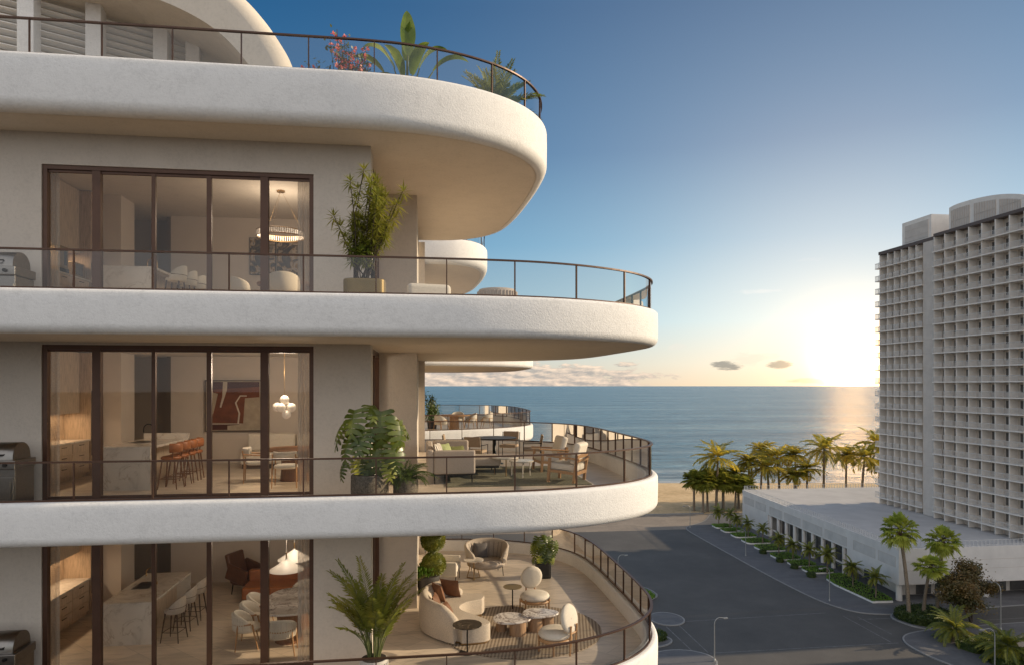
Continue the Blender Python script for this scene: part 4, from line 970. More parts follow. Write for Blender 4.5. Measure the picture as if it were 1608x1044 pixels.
# ---- curtains
def curtain(x0, x1, z0, z1, label):
    mb = MB(); n = 44
    for j in range(2):
        for i in range(n + 1):
            u = i / n; mb.v.append((x0 + (x1 - x0) * u, 14.42 + .045 * math.sin(u * (x1 - x0) * 62) * (.7 + .3 * math.sin(i * 1.7)), (z0, z1)[j]))
    for i in range(n): mb.f.append((i, i + 1, n + 2 + i, n + 1 + i)); mb.m.append(0); mb.s.append(True)
    o = mb.build('sheer_curtain', M['curtain']); tag(o, label, 'curtain', 'sheer curtains')
for z0, z1, w in ((F2I, 40.8, 'top'), (F3, 36.82, 'middle'), (F4, 33.4, 'lowest')):
    curtain(-7.5, -7.08, z0 + .02, z1, 'sheer white curtain at the left end of the %s window wall' % w)
    curtain(-2.55, -2.1, z0 + .02, z1, 'sheer white curtain at the right end of the %s window wall' % w)

# ---- grills
def grill():
    t = empty('barbecue_grill', (0, 0, 0), 0, '', 'barbecue grill', 'barbecue grills against the facade')
    MB().box(-.55, .55, -.30, .30, .05, .74).build('cabinet', M['steel'], t, .01, 2)
    for x in (-.36, .02, .37): 
        MB().box(x - .165, x + .165, -.325, -.301, .10, .60).build('door', M['dsteel'] if x < 0 else M['steel'], t, .008, 2)
        MB().tube([(x + .12, -.345, .18), (x + .12, -.345, .52)], .010, 6).build('handle', M['steel'], t)
    MB().box(-.58, .58, -.36, .31, .741, .90).build('control_panel', M['steel'], t, .015, 2)
    for k in range(5): MB().tube([(-.42 + .21 * k, -.36, .82), (-.42 + .21 * k, -.40, .82)], [.035, .03], 14).build('knob', M['black'], t)
    mb = MB(); n = 12; prof = [(-.28 + 0.0, .90)] + [(-.28 * math.cos(PI * k / n), .90 + .30 * math.sin(PI * k / n) ** .8) for k in range(1, n)] + [(.28, .90)]
    L = len(prof); mb.v = [(-.50, y, z) for y, z in prof] + [(.50, y, z) for y, z in prof]
    for k in range(L - 1): mb.f.append((k, L + k, L + k + 1, k + 1)); mb.m.append(0); mb.s.append(True)
    mb.f += [tuple(range(L)), tuple(range(L, 2 * L))[::-1]]; mb.m += [0, 0]; mb.s += [False, False]
    lid = mb.build('lid', M['steel'], t); MB().tube([(-.4, -.36, 1.0), (.4, -.36, 1.0)], .014, 8).tube([(-.36, -.36, 1.0), (-.36, -.27, 1.0)], .01, 6).tube([(.36, -.36, 1.0), (.36, -.27, 1.0)], .01, 6).build('lid_handle', M['black'], lid)
    MB().lathe([(.045, 0), (.045, .012)], (0, 0, 0), 18).build('thermometer', M['black'], lid).matrix_local = Matrix.Translation((0.2, -.262, 1.05)) @ Matrix.Rotation(PI / 2.6, 4, 'X')
    return t
g = grill()
for k, (z, w) in enumerate(((F2, 'top'), (F3, 'middle'), (F4, 'lowest'))):
    place(g, k == 0, (-7.72, 13.42, z), 0, 'stainless steel barbecue grill left of the %s window wall' % w)

# ------------------------------------------------------------------ terrace of the top apartment
t = empty('lounge_chair', (.12, 14.0, F2), math.radians(12), 'low cream lounge chair with a wide rounded back on the upper terrace', 'lounge chair')
MB().box(-.45, .45, -.08, .12, .2, .86).build('backrest', M['cream'], t, .09, 5); MB().box(-.45, .45, .1, .75, .18, .44).build('seat', M['cream'], t, .08, 4); MB().box(-.4, .4, 0, .7, 0, .18).build('base', M['oak'], t)
t = empty('tub_seat', (1.55, 14.0, F2), 0, 'greige round tub seat right of the cream lounge chair, only its rim above the ledge', 'tub chair')
shell(MB(), (0, .35, 0), .40, .38, 150, 390, lambda t: .12, lambda t: .82, .09, 30).build('backrest', M['taupe'], t); round_cushion('seat', M['taupe'], t, (0, .35, .1), .34, .33, .33, .06)
rb = MB()
for k in range(22):
    a = math.radians(160 + 220 * k / 21); rb.tube([(.41 * math.cos(a), .35 + .39 * math.sin(a), .15), (.41 * math.cos(a), .35 + .39 * math.sin(a), .76)], .02, 6)
rb.build('channel_ribs', M['taupe'], t)

# ------------------------------------------------------------------ terrace of the middle apartment
def rug_mat(name, c1, c2, sc):
    m, nt, b = nmat(name); n = noise(nt, sc, 5, .7); r = ramp(nt, n.outputs['Fac'], [(.38, c1), (.62, c2)]); lk(nt, r.outputs['Color'], b.inputs['Base Color']); b.inputs['Roughness'].default_value = 1
    bp = nd(nt, 'ShaderNodeBump'); bp.inputs['Strength'].default_value = .8; bp.inputs['Distance'].default_value = .02; lk(nt, n.outputs['Fac'], bp.inputs['Height']); lk(nt, bp.outputs['Normal'], b.inputs['Normal']); return m
tag(MB().box(.5, 3.75, 14.95, 18.5, F3 + .003, F3 + .022).build('rug', rug_mat('sage_rug', (.13, .125, .075), (.25, .235, .16), 22), None, .006, 2), 'mottled sage green rectangular rug under the sofa and wooden armchairs', 'rug')
t = empty('corner_sofa', (.15, 15.45, F3), 0, 'grey L-shaped outdoor sofa with slim dark legs and a chaise end', 'sofa')
MB().box(-.08, .08, 0.0, 2.55, .22, .78).build('backrest', M['taupe'], t, .05, 4)
MB().box(.081, 1.02, 0.0, .14, .22, .76).build('armrest', M['taupe'], t, .045, 4); MB().box(.10, 1.02, 2.38, 2.55, .22, .80).build('armrest', M['taupe'], t, .05, 4)
MB().box(.085, .98, .145, 1.25, .24, .44).build('seat_cushion', M['taupe'], t, .05, 4); MB().box(.085, 1.75, 1.255, 2.37, .24, .44).build('seat_cushion', M['taupe'], t, .05, 4)
MB().box(.02, 1.7, 1.3, 2.45, .19, .235).box(.02, .98, .05, 1.29, .19, .235).build('base_frame', M['black'], t)
for x, y in ((.1, .08), (.95, .08), (.1, 2.4), (1.62, 1.4), (1.62, 2.3)): rod((x, y, 0), (x, y, .2), .012, .018).build('leg', M['black'], t)
def stripes():
    m, nt, b = nmat('striped_linen'); tc = nd(nt, 'ShaderNodeTexCoord'); w = nd(nt, 'ShaderNodeTexWave'); w.bands_direction = 'X'; w.inputs['Scale'].default_value = 5.5; w.inputs['Distortion'].default_value = .6
    lk(nt, tc.outputs['Object'], w.inputs['Vector']); r = ramp(nt, w.outputs['Fac'], [(.70, (.66, .61, .54)), (.78, (.05, .045, .05))]); lk(nt, r.outputs['Color'], b.inputs['Base Color']); b.inputs['Roughness'].default_value = .9; return m
sm = stripes()
pillow('pillow', sm, (.34, 15.75, F3 + .66), math.radians(-12), math.radians(80), .48, .16, 'white pillow with black stripes nearest the camera on the grey sofa', 'pillows on the grey sofa')
pillow('pillow', sm, (.36, 16.15, F3 + .64), math.radians(-14), math.radians(72), .46, .16, 'second striped pillow, behind the first on the grey sofa', 'pillows on the grey sofa')
pillow('pillow', basic('sage_fabric', (.30, .34, .16), .9, var=.1, scale=18), (.56, 16.45, F3 + .63), math.radians(-18), math.radians(60), .42, .15, 'round-shouldered pale green pillow on the grey sofa', 'pillows on the grey sofa')
pillow('pillow', M['olive'], (.82, 16.75, F3 + .56), math.radians(-40), math.radians(20), .46, .13, 'dark olive pillow lying low at the far end of the grey sofa', 'pillows on the grey sofa')
for k, (x, y, h, r, lb) in enumerate(((2.0, 16.75, .44, .33, 'taller of the two nested pale round coffee tables on the green rug'), (2.36, 16.4, .39, .30, 'lower of the two nested pale round coffee tables on the green rug'))):
    t = empty('coffee_table', (x, y, F3 + .022), 0, lb, 'coffee table', 'nested coffee tables')
    MB().lathe([(r - .02, h - .035), (r, h - .03), (r, h), ], (0, 0, 0), 32).build('tabletop', M['marble'], t)
    for q in range(3):
        a = 2 * PI * q / 3 + .5; rod((r * .86 * math.cos(a), r * .86 * math.sin(a), 0), (r * .86 * math.cos(a), r * .86 * math.sin(a), h - .034), .014).build('leg', M['cream'] if k else M['brass'], t)
def wood_armchair():
    t = empty('wooden_armchair', (0, 0, 0), 0, '', 'armchair', 'wooden armchairs with cream cushions')
    for sx in (-1, 1):
        MB().obox((sx * .36, .33, .28), (.05, .06, .56), 0, math.radians(4)).build('leg', M['oak'], t); MB().obox((sx * .36, -.30, .26), (.05, .06, .54), 0, math.radians(8)).build('leg', M['oak'], t)
        MB().obox((sx * .36, 0, .575), (.065, .80, .04), 0, math.radians(4)).build('armrest', M['oak'], t, .012, 2)
        MB().obox((sx * .36, 0, .24), (.04, .62, .06), 0, math.radians(5)).build('side_rail', M['oak'], t)
    MB().box(-.335, .335, .30, .34, .22, .29).box(-.335, .335, -.34, -.30, .18, .25).build('cross_rail', M['oak'], t)
    MB().obox((0, -.345, .60), (.72, .05, .07), 0, math.radians(14)).obox((0, -.37, .50), (.70, .03, .05), 0, math.radians(14)).build('back_rail', M['oak'], t)
    MB().obox((0, .03, .345), (.64, .66, .16), 0, math.radians(4)).build('seat_cushion', M['cream'], t, .055, 4)
    MB().obox((0, -.265, .66), (.62, .17, .50), 0, math.radians(16)).build('back_cushion', M['cream'], t, .065, 4)
    return t
wa = wood_armchair()
place(wa, True, (3.32, 15.5, F3 + .02), math.radians(58), 'nearer wooden armchair with cream cushions, turned to the sofa on the green rug')
place(wa, False, (3.28, 17.55, F3), math.radians(98), 'farther wooden armchair with cream cushions, behind the nearer one')
def slat_chair():
    t = empty('outdoor_chair', (0, 0, 0), 0, '', 'dining chair', 'dark framed chairs round the black table')
    cushion('seat', M['tanfab'], t, -.25, .25, -.24, .25, .38, .47, .035)
    MB().obox((0, -.27, .70), (.48, .06, .28), 0, math.radians(10)).build('backrest', M['tanfab'], t, .028, 3)
    for sx in (-1, 1):
        MB().tube([(sx * .265, -.25, 0), (sx * .265, -.25, .5), (sx * .262, -.30, .82)], .011, 6).build('leg', M['black'], t); MB().tube([(sx * .265, .24, 0), (sx * .265, .24, .60)], .011, 6).build('leg', M['black'], t)
        MB().tube([(sx * .265, .25, .60), (sx * .265, -.27, .61)], .012, 6).build('armrest', M['black'], t)
    return t
oc = slat_chair()
for k, (x, y, r, lb) in enumerate([(1.42, 18.65, -25, 'dark framed outdoor dining chair in front of the round black table, back to the camera'), (.85, 19.4, -95, 'dark framed outdoor dining chair at the left of the round black table behind the sofa'), (2.55, 20.3, 160, 'dark framed outdoor dining chair on the far side of the round black table'), (3.05, 19.1, 82, 'dark framed outdoor dining chair seen side-on at the right of the round black table')]):
    place(oc, k == 0, (x, y, F3), math.radians(r), lb)
t = empty('outdoor_table', (2.0, 19.3, F3), 0, 'round black outdoor dining table on a single post among dark framed chairs', 'dining table')
MB().lathe([(.62, .72), (.64, .73), (.64, .75)], (0, 0, 0), 36).build('tabletop', M['black'], t); MB().lathe([(.26, 0), (.26, .02), (.055, .05), (.05, .72)], (0, 0, 0), 24).build('pedestal', M['black'], t)
# far neighbour terrace, same storey
fc = barrel_chair('', M['cream'], M['oak'], False); fc.name = 'outdoor_chair'; G = 'chairs on the far neighbouring terrace'
for k, (x, y, r, lb) in enumerate([(.85, 32.0, -60, 'white barrel chair nearest the wall on the far neighbouring terrace'), (2.3, 33.6, 100, 'brown-backed barrel chair right of the round table on the far terrace'), (3.15, 34.4, 75, 'rightmost barrel chair on the far neighbouring terrace'), (1.75, 35.3, 170, 'barrel chair behind the round table on the far neighbouring terrace')]):
    place(fc, k == 0, (x, y, F3), math.radians(r), lb, G, 1.12)
t = empty('outdoor_table', (1.5, 33.6, F3), 0, 'round wooden table on a drum base on the far neighbouring terrace', 'dining table')
MB().lathe([(.75, .74), (.78, .76), (.78, .79)], (0, 0, 0), 30).build('tabletop', M['oak'], t); MB().lathe([(.25, 0), (.22, .74)], (0, 0, 0), 20).build('pedestal', M['oak'], t)

# ------------------------------------------------------------------ terrace of the lowest apartment
def striped_rug():
    m, nt, b = nmat('woven_check_rug'); tc = nd(nt, 'ShaderNodeTexCoord'); outs = []
    for rot in (12, 102):
        mp = nd(nt, 'ShaderNodeMapping'); mp.inputs['Rotation'].default_value = (0, 0, math.radians(rot)); lk(nt, tc.outputs['Object'], mp.inputs['Vector'])
        w = nd(nt, 'ShaderNodeTexWave'); w.bands_direction = 'X'; w.inputs['Scale'].default_value = 4.2; w.inputs['Distortion'].default_value = .5; w.inputs['Detail'].default_value = 2; lk(nt, mp.outputs['Vector'], w.inputs['Vector']); outs.append(w.outputs['Fac'])
    ad = nd(nt, 'ShaderNodeMath', operation='ADD'); lk(nt, outs[0], ad.inputs[0]); lk(nt, outs[1], ad.inputs[1])
    r = ramp(nt, ad.outputs[0], [(.30, (.14, .095, .06)), (.62, (.44, .36, .27))]); ad.use_clamp = False
    mu = nd(nt, 'ShaderNodeMath', operation='MULTIPLY'); mu.inputs[1].default_value = .5; lk(nt, ad.outputs[0], mu.inputs[0]); lk(nt, mu.outputs[0], r.inputs['Fac'])
    lk(nt, r.outputs['Color'], b.inputs['Base Color']); b.inputs['Roughness'].default_value = 1; return m
o = MB().prism(disc(0, 0, 1.85, 1.72, 56), 0, .018).build('rug', striped_rug()); o.location = (2.25, 15.62, F4 + .003)
tag(o, 'round brown and beige checked woven rug under the marble coffee tables', 'rug')
t = empty('coffee_table', (0, 0, F4 + .02), 0, 'cloud-shaped low marble coffee table on three fluted wooden drums', 'coffee table')
def blobby(cx, cy, rx, ry, w): return [(cx + rx * (1 + w * math.cos(3 * a + .6)) * math.cos(a), cy + ry * (1 + w * math.cos(3 * a + .6)) * math.sin(a)) for a in [2 * PI * k / 40 for k in range(40)]]
MB().prism(blobby(1.99, 15.42, .44, .36, .06), .30, .345).build('tabletop', M['marble2'], t, .012)
MB().prism(blobby(2.66, 15.58, .42, .31, .08), .335, .38).build('tabletop', M['marble2'], t, .012)
for x, y, r, h in ((1.78, 15.6, .13, .30), (2.12, 15.3, .19, .30), (2.55, 15.5, .17, .335), (2.85, 15.6, .15, .335)): MB().lathe([(r, 0), (r, h)], (x, y, 0), 20).build('drum_leg', M['fluted'], t)
def curved_sofa():
    t = empty('curved_sofa', (0, 0, F4), 0, 'curved cream boucle sofa with a rounded back on the lowest terrace', 'sofa')
    P = smooth_path([(1.22, 17.1), (.72, 17.2), (.22, 16.95), (-.02, 16.4), (.02, 15.85), (.22, 15.4), (.55, 15.02), (.78, 14.88)], 5)
    # inner edge of the seat follows the back at about 0.85 m, swelling at the ends
    inn = smooth_path([(1.42, 16.62), (1.28, 16.55), (1.05, 16.42), (.88, 16.2), (.86, 15.95), (1.0, 15.7), (1.25, 15.4), (1.42, 15.12)], 5)
    front = smooth_path([(1.42, 15.12), (1.46, 14.96), (1.36, 14.82), (1.1, 14.76), (.78, 14.76)], 5); back = smooth_path([(1.22, 17.14), (1.42, 17.08), (1.50, 16.86), (1.42, 16.62)], 5)
    poly = P + front[::-1][1:] + inn[::-1][1:] + back[::-1][1:-1]
    MB().prism([(x, y) for x, y in poly], .06, .44).build('seat', M['boucle'], t, .07, 4)
    MB().prism([(.5 + (x - .5) * .97, 15.95 + (y - 15.95) * .97) for x, y in poly], 0, .06).build('plinth', M['brass'], t)
    Q = smooth_path([(.98, 17.2), (.6, 17.24), (.2, 17.02), (-.06, 16.5), (-.06, 15.85), (.12, 15.4), (.42, 15.02), (.66, 14.8)], 5); n = len(Q); mb = MB(); rows = []
    for i, (x, y) in enumerate(Q):
        u = i / (n - 1); a_, b_ = Q[max(0, i - 1)], Q[min(n - 1, i + 1)]; tx, ty = b_[0] - a_[0], b_[1] - a_[1]; L = math.hypot(tx, ty); nx, ny = -ty / L, tx / L
        h = .47 + .33 * min(1, math.sin(PI * min(1, max(0, (u * .96 + .02)))) * 1.7) ** .8; w = .22 + .04 * math.sin(PI * u)
        rows.append([(x + nx * o, y + ny * o, z) for o, z in ((0, .05), (-.02, .3), (0, h - .1), (.04, h - .02), (.11, h), (.18, h - .03), (w, h - .12), (w + .05, .42), (w + .05, .30))])
    m = len(rows[0]); mb.v = [p for r in rows for p in r]
    for i in range(n - 1):
        for k in range(m - 1): mb.f.append((i * m + k, i * m + k + 1, (i + 1) * m + k + 1, (i + 1) * m + k)); mb.m.append(0); mb.s.append(True)
    mb.f += [tuple(range(m))[::-1], tuple(range((n - 1) * m, n * m))]; mb.m += [0, 0]; mb.s += [False, False]
    mb.build('backrest', M['boucle'], t)
    return t
curved_sofa()
for k, (x, y, z, rx, rz, s, lb) in enumerate(((.36, 16.62, .64, -18, -62, .46, 'leftmost rust pillow at the bend of the curved sofa'), (.66, 16.86, .66, -20, -28, .50, 'large rust pillow in the middle of the curved sofa back'), (.30, 15.86, .62, -18, -98, .42, 'front upright rust pillow on the near half of the curved sofa'), (.52, 15.62, .54, -35, -120, .34, 'small rust pillow leaning low at the front of the curved sofa'))):
    pillow('pillow', M['rust'], (x, y, F4 + z), math.radians(rx), math.radians(rz + 180), s, .17, lb, 'rust pillows on the curved sofa')
def pedestal_table(loc, r, h, top, base, label):
    t = empty('side_table', loc, 0, label, 'side table')
    MB().lathe([(r - .01, h - .018), (r, h - .012), (r, h)], (0, 0, 0), 40).build('tabletop', top, t); MB().lathe([(.016, .015), (.016, h - .018)], (0, 0, 0), 12).build('post', base, t); MB().lathe([(r * .55, 0), (r * .55, .015)], (0, 0, 0), 28).build('foot', base, t)
pedestal_table((.92, 14.42, F4 + .003), .31, .60, M['bmarble'], M['black'], 'black marble pedestal side table in front of the curved sofa')
pedestal_table((2.23, 17.06, F4 + .003), .235, .58, M['gold'], M['black'], 'small bronze-topped pedestal side table by the far round-back chair')
def disc_chair():
    t = empty('round_back_chair', (0, 0, 0), 0, '', 'lounge chair', 'round-backed cream lounge chairs')
    round_cushion('seat', M['cream'], t, (0, .05, .27), .37, .35, .17, .07)
    shell(MB(), (0, .05, .22), .375, .355, 0, 360, lambda t: 0, lambda t: .075, .05, 36).build('seat_frame', M['oak'], t)
    d = MB().lathe([(.01, -.07), (.2, -.068), (.27, -.04), (.285, 0), (.27, .04), (.2, .06), (.01, .065)], (0, 0, 0), 36, cap=False, sy=1.08).build('backrest', M['cream'], t)
    d.matrix_local = Matrix.Translation((0, -.30, .73)) @ Matrix.Rotation(math.radians(90 - 12), 4, 'X')
    for sx in (-1, 1):
        MB().tube([(sx * .12, -.40, 0), (sx * .115, -.40, .3), (sx * .11, -.42, .62)], .02, 8).build('leg', M['oak'], t)
        MB().tube([(sx * .30, .26, 0), (sx * .30, .26, .34)], .022, 8).build('leg', M['oak'], t)
        MB().tube([(sx * .34, -.14, 0), (sx * .34, -.14, .26)], .018, 8).build('leg', M['oak'], t)
    MB().tube([(-.12, -.405, .45), (.12, -.405, .45)], .016, 8).build('stretcher', M['oak'], t)
    return t
dc = disc_chair()
place(dc, True, (2.78, 17.0, F4), math.radians(186), 'far cream lounge chair with a round disc back, facing the marble coffee table')
place(dc, False, (2.82, 14.28, F4 + .02), math.radians(46), 'near cream lounge chair with a round disc back, turned away beside the railing')
def shell_seat():
    t = empty('shell_loveseat', (1.88, 20.45, F4), math.radians(186), 'rounded taupe shell loveseat with vertical seams and thin dark legs', 'loveseat')
    def top(u): return .30 + .42 * math.sin(PI * u) ** .45
    shell(MB(), (0, .05, .26), .58, .44, 135, 405, lambda u: 0.02 - .02 * math.sin(PI * u), top, .10, 40, flare=.30).build('backrest', M['taupe'], t)
    round_cushion('seat', M['taupe'], t, (0, .10, .22), .56, .44, .22, .09)
    rb = MB()
    for k in range(9):
        a = math.radians(205 + 130 * k / 8); rb.tube([(.47 * math.cos(a), .05 + .335 * math.sin(a), .42), (.50 * math.cos(a), .05 + .36 * math.sin(a), .62), (.56 * math.cos(a), .05 + .42 * math.sin(a), .88)], .006, 5)
    rb.build('seam', M['grey' 'fab'], t)
    for x, y in ((-.42, .34), (.42, .34), (-.40, -.26), (.40, -.26)): rod((x * 1.05, y * 1.05, 0), (x, y, .27), .011).build('leg', M['black'], t)
shell_seat()
pillow('pillow', M['greyfab'], (1.72, 20.62, F4 + .66), math.radians(-16), math.radians(8), .44, .16, 'charcoal square pillow resting in the taupe shell loveseat', 'loveseat pillow')
t = empty('side_table', (1.46, 19.95, F4), 0, 'white-topped side table on bent bronze legs in front of the shell loveseat', 'side table')
MB().lathe([(.28, .53), (.29, .54), (.29, .56)], (0, 0, 0), 32).build('tabletop', M['marble'], t)
for q in range(3):
    a = 2 * PI * q / 3 + .5; c, s = math.cos(a), math.sin(a); MB().tube([(.2 * c, .2 * s, .53), (.13 * c, .13 * s, .30), (.22 * c, .22 * s, .012)], .014, 6).build('leg', M['brass'], t)
mb = MB()
for q in range(3):
    a = 2 * PI * q / 3 + .5; mb.tube([(0, 0, .012), (.22 * math.cos(a), .22 * math.sin(a), .012)], .012, 6)
mb.build('foot', M['brass'], t)
t = empty('cream_armchair', (.62, 19.75, F4), math.radians(-100), 'boxy cream armchair half hidden behind the ball topiary', 'armchair')
MB().box(-.40, .40, -.38, .38, .30, .48).build('seat', M['cream'], t, .05, 4); MB().obox((0, -.40, .66), (.84, .13, .66), 0, math.radians(6)).build('backrest', M['cream'], t, .05, 4)
for s in (-1, 1): MB().box(s * .43 - .055, s * .43 + .055, -.40, .40, .26, .66).build('armrest', M['cream'], t, .045, 4)
for x in (-.42, .42):
    for y in (-.36, .36): rod((x, y, 0), (x, y, .28), .011).build('leg', M['black'], t)
MB().tube([(-.42, -.36, .27), (.42, -.36, .27), (.42, .36, .27), (-.42, .36, .27), (-.42, -.36, .27)], .011, 6).build('base_frame', M['black'], t)
# warm lamps in the three apartments; the ring chandelier's light is added fill
def lamp(name, loc, e, r=.12):
    l = bpy.data.lights.new(name, 'POINT'); l.energy = e; l.color = (1.0, .84, .66); l.shadow_soft_size = r
    o = bpy.data.objects.new(name, l); COL.objects.link(o); o.location = loc
lamp('chandelier_fill', (-3.5, 17.5, 39.9), 60, .4); lamp('globe_light', (-3.2, 16.4, 36.35), 120, .25)
lamp('pendant_light', (-3.02, 15.7, 32.7), 24, .25); lamp('pendant_light', (-3.02, 16.65, 32.7), 24, .25)
def strip(loc, e):
    l = bpy.data.lights.new('cabinet_light', 'AREA'); l.energy = e; l.color = (1.0, .74, .48); l.shape = 'RECTANGLE'; l.size = .08; l.size_y = 2.8
    o = bpy.data.objects.new('cabinet_light', l); COL.objects.link(o); o.location = loc
for z in (F2I, F3, F4): strip((-8.55, 16.4, z + 1.54), 18)
# ------------------------------------------------------------------ plants
R = random.Random(21)
UP = Vector((0, 0, 1))
def diamond(mb, p, d, side, L, w, bend=0.0, mi=0, mid=.42):
    d = d.normalized(); m = p + d * L * mid; e = p + d * L + Vector((0, 0, -bend * L))
    m = m + Vector((0, 0, -bend * L * .2))
    mb.add([p, m + side * w, e, m - side * w], [(0, 1, 2), (0, 2, 3)], mi, True)
def frond(mb, st, base, az, el, L, droop, ll, n=18, w=.03, lift=.25, r0=.02, twist=0.0, start=.12, tipk=.35):
    """pinnate palm frond: rachis in st, leaflets in mb"""
    p = Vector(base); pts = [p.copy()]; dirs = []; k = 10
    for i in range(k):
        t = (i + .5) / k; e = el - droop * t ** 1.25; d = Vector((math.cos(az) * math.cos(e), math.sin(az) * math.cos(e), math.sin(e))); dirs.append(d); p = p + d * (L / k); pts.append(p.copy())
    st.tube(pts, [r0 * (1 - .85 * i / k) for i in range(k + 1)], 5, cap=False)
    side0 = Vector((-math.sin(az), math.cos(az), 0))
    for j in range(n):
        t = start + (1 - start) * (j + .5) / n; f = t * k; i = min(k - 1, int(f)); q = pts[i].lerp(pts[i + 1], f - i); d = dirs[i]
        nrm = side0.cross(d).normalized()
        if nrm.z < 0: nrm = -nrm
        l = ll * (math.sin(PI * min(1, .16 + t * .80)) ** .7) * R.uniform(.85, 1.1) if t < .9 else ll * tipk * 1.2
        for s in (-1, 1):
            ld = side0 * s * (1 - .35 * t) + d * (.45 + .6 * t) + nrm * (lift + R.uniform(-.15, .15))
            wv = (d * .9 + nrm * .25 * s).normalized()
            diamond(mb, q, ld, wv, l, w, R.uniform(.15, .4))
def fan(mb, st, base, az, el, pet, rad, n=15, droop=.35, w=None):
    d = Vector((math.cos(az) * math.cos(el), math.sin(az) * math.cos(el), math.sin(el))); hub = Vector(base) + d * pet + Vector((0, 0, -.12 * pet * max(0, math.cos(el))))
    st.tube([base, Vector(base) + d * pet * .55, hub], [.03 * rad, .02 * rad, .014 * rad], 5, cap=False)
    side = Vector((-math.sin(az), math.cos(az), 0)); up = side.cross(d).normalized()
    if up.z < 0: up = -up
    w = w or rad * .095
    for k in range(n):
        a = math.radians(-128 + 256 * k / (n - 1)) + R.uniform(-.05, .05)
        ld = d * math.cos(a) + side * math.sin(a) + up * .16
        wv = (side * math.cos(a) - d * math.sin(a)); l = rad * (1 - .16 * abs(a) / 2.2) * R.uniform(.9, 1.08)
        diamond(mb, hub, ld, (wv + up * R.uniform(-.3, .3)).normalized(), l, w, droop * R.uniform(.6, 1.3), 0, .55)
def ringed_trunk(h, r0, r1, lean=(0, 0), seg=14, swell=1.3):
    pts = [(lean[0] * (i / seg) ** 1.6, lean[1] * (i / seg) ** 1.6, h * i / seg) for i in range(seg + 1)]
    rr = [(r0 + (r1 - r0) * i / seg) * (swell if i == 0 else 1 + (.06 if i % 2 else -.03)) for i in range(seg + 1)]
    return MB().tube(pts, rr, 9), pts[-1]
def coconut(label, h=15, seed=1, lean=(.6, .2), nf=17, fl=4.6, lm='palmwarm', skirt=False, name='coconut_palm', cat='palm tree', ll=.85, tr=.24):
    R.seed(seed); t = empty(name, (0, 0, 0), 0, label, cat)
    tb, top = ringed_trunk(h, tr, tr * .62, lean); tb.build('trunk', M['bark'], t)
    lf, st = MB(), MB()
    for k in range(nf):
        az = 2 * PI * k / nf * 2.618 + R.uniform(-.2, .2); u = (k + .5) / nf; el = math.radians(78 - 105 * u + R.uniform(-8, 8))
        frond(lf, st, top, az, el, fl * R.uniform(.85, 1.08), math.radians(48 + 38 * R.random()), ll, 24 if ll < 1 else 17, .085 if ll < 1 else .24, .05, .06)
    c = lf.build('crown', M[lm], t); st.build('frond_stems', M['stem'], c)
    if skirt:
        d = MB()
        for k in range(26):
            az = R.uniform(0, 2 * PI); diamond(d, Vector(top) + Vector((.12 * math.cos(az), .12 * math.sin(az), -.1)), Vector((math.cos(az) * .35, math.sin(az) * .35, -1)), Vector((-math.sin(az), math.cos(az), 0)), R.uniform(.7, 1.7), .10)
        d.build('dead_fronds', M['deadleaf'], c)
    return t
def fanpalm(label, h=12, seed=1, lean=(.3, 0), n=34, rad=1.0, pet=1.15, tr=.26, skirt=True, lm='fanleaf', name='fan_palm', cat='palm tree'):
    R.seed(seed); t = empty(name, (0, 0, 0), 0, label, cat)
    tb, top = ringed_trunk(h, tr, tr * .66, lean, 18, 1.5); tb.build('trunk', M['bark'], t)
    lf, st = MB(), MB()
    for k in range(n):
        az = k * 2.39996 + R.uniform(-.2, .2); u = (k + .5) / n; el = math.radians(82 - 148 * u + R.uniform(-8, 8)); fan(lf, st, top, az, el, pet * R.uniform(.85, 1.1), rad * R.uniform(.85, 1.1), 15, .35 + .3 * u)
    c = lf.build('crown', M[lm], t); st.build('leaf_stalks', M['barkd'], c)
    if skirt:
        d = MB()
        for k in range(70):
            az = R.uniform(0, 2 * PI); z = R.uniform(-.9, .1); diamond(d, Vector(top) + Vector((.1 * math.cos(az), .1 * math.sin(az), z)), Vector((math.cos(az) * .55, math.sin(az) * .55, -1)), Vector((-math.sin(az), math.cos(az), 0)), R.uniform(.5, 1.0) * rad, .09 * rad)
        d.build('dead_skirt', M['deadleaf'], c)
    return t
def put(proto, first, x, y, label, z=0.0, rz=0.0, sc=None, group=None): return place(proto, first, (x, y, z), rz, label, group, sc)
# --- beach palms
G = 'palms along the beach behind the podium'
A_ = coconut('', 15.0, 3, (.8, .3), 26, 7.2, ll=1.7, tr=.38)
big = [(82.4, 184.6, 15.5, 'big leftmost coconut palm at the edge of the sand, tallest of the left clump', 0.3), (100.7, 189, 12.0, 'low wide coconut palm whose crown overlaps the podium roof edge', 1.4), (107.9, 196, 14.0, 'coconut palm behind the low wide one, left of the row centre', 2.7),
       (119.7, 192, 16.8, 'tall lone coconut palm in the middle of the beach row', 3.9), (130.6, 190, 14.8, 'coconut palm with a full golden crown just left of the hotel', 5.1), (139.5, 194, 17.6, 'coconut palm half hidden by the hotel corner', .9)]
for k, (x, y, h, lb, rz) in enumerate(big): put(A_, k == 0, x, y, lb, 0, rz, (1.12, 1.12, h / 15.0), G)
B_ = coconut('', 13.0, 9, (-.3, .2), 30, 4.6, 'palmwarm', True, 'feather_palm', 'palm tree', 1.1, .3)
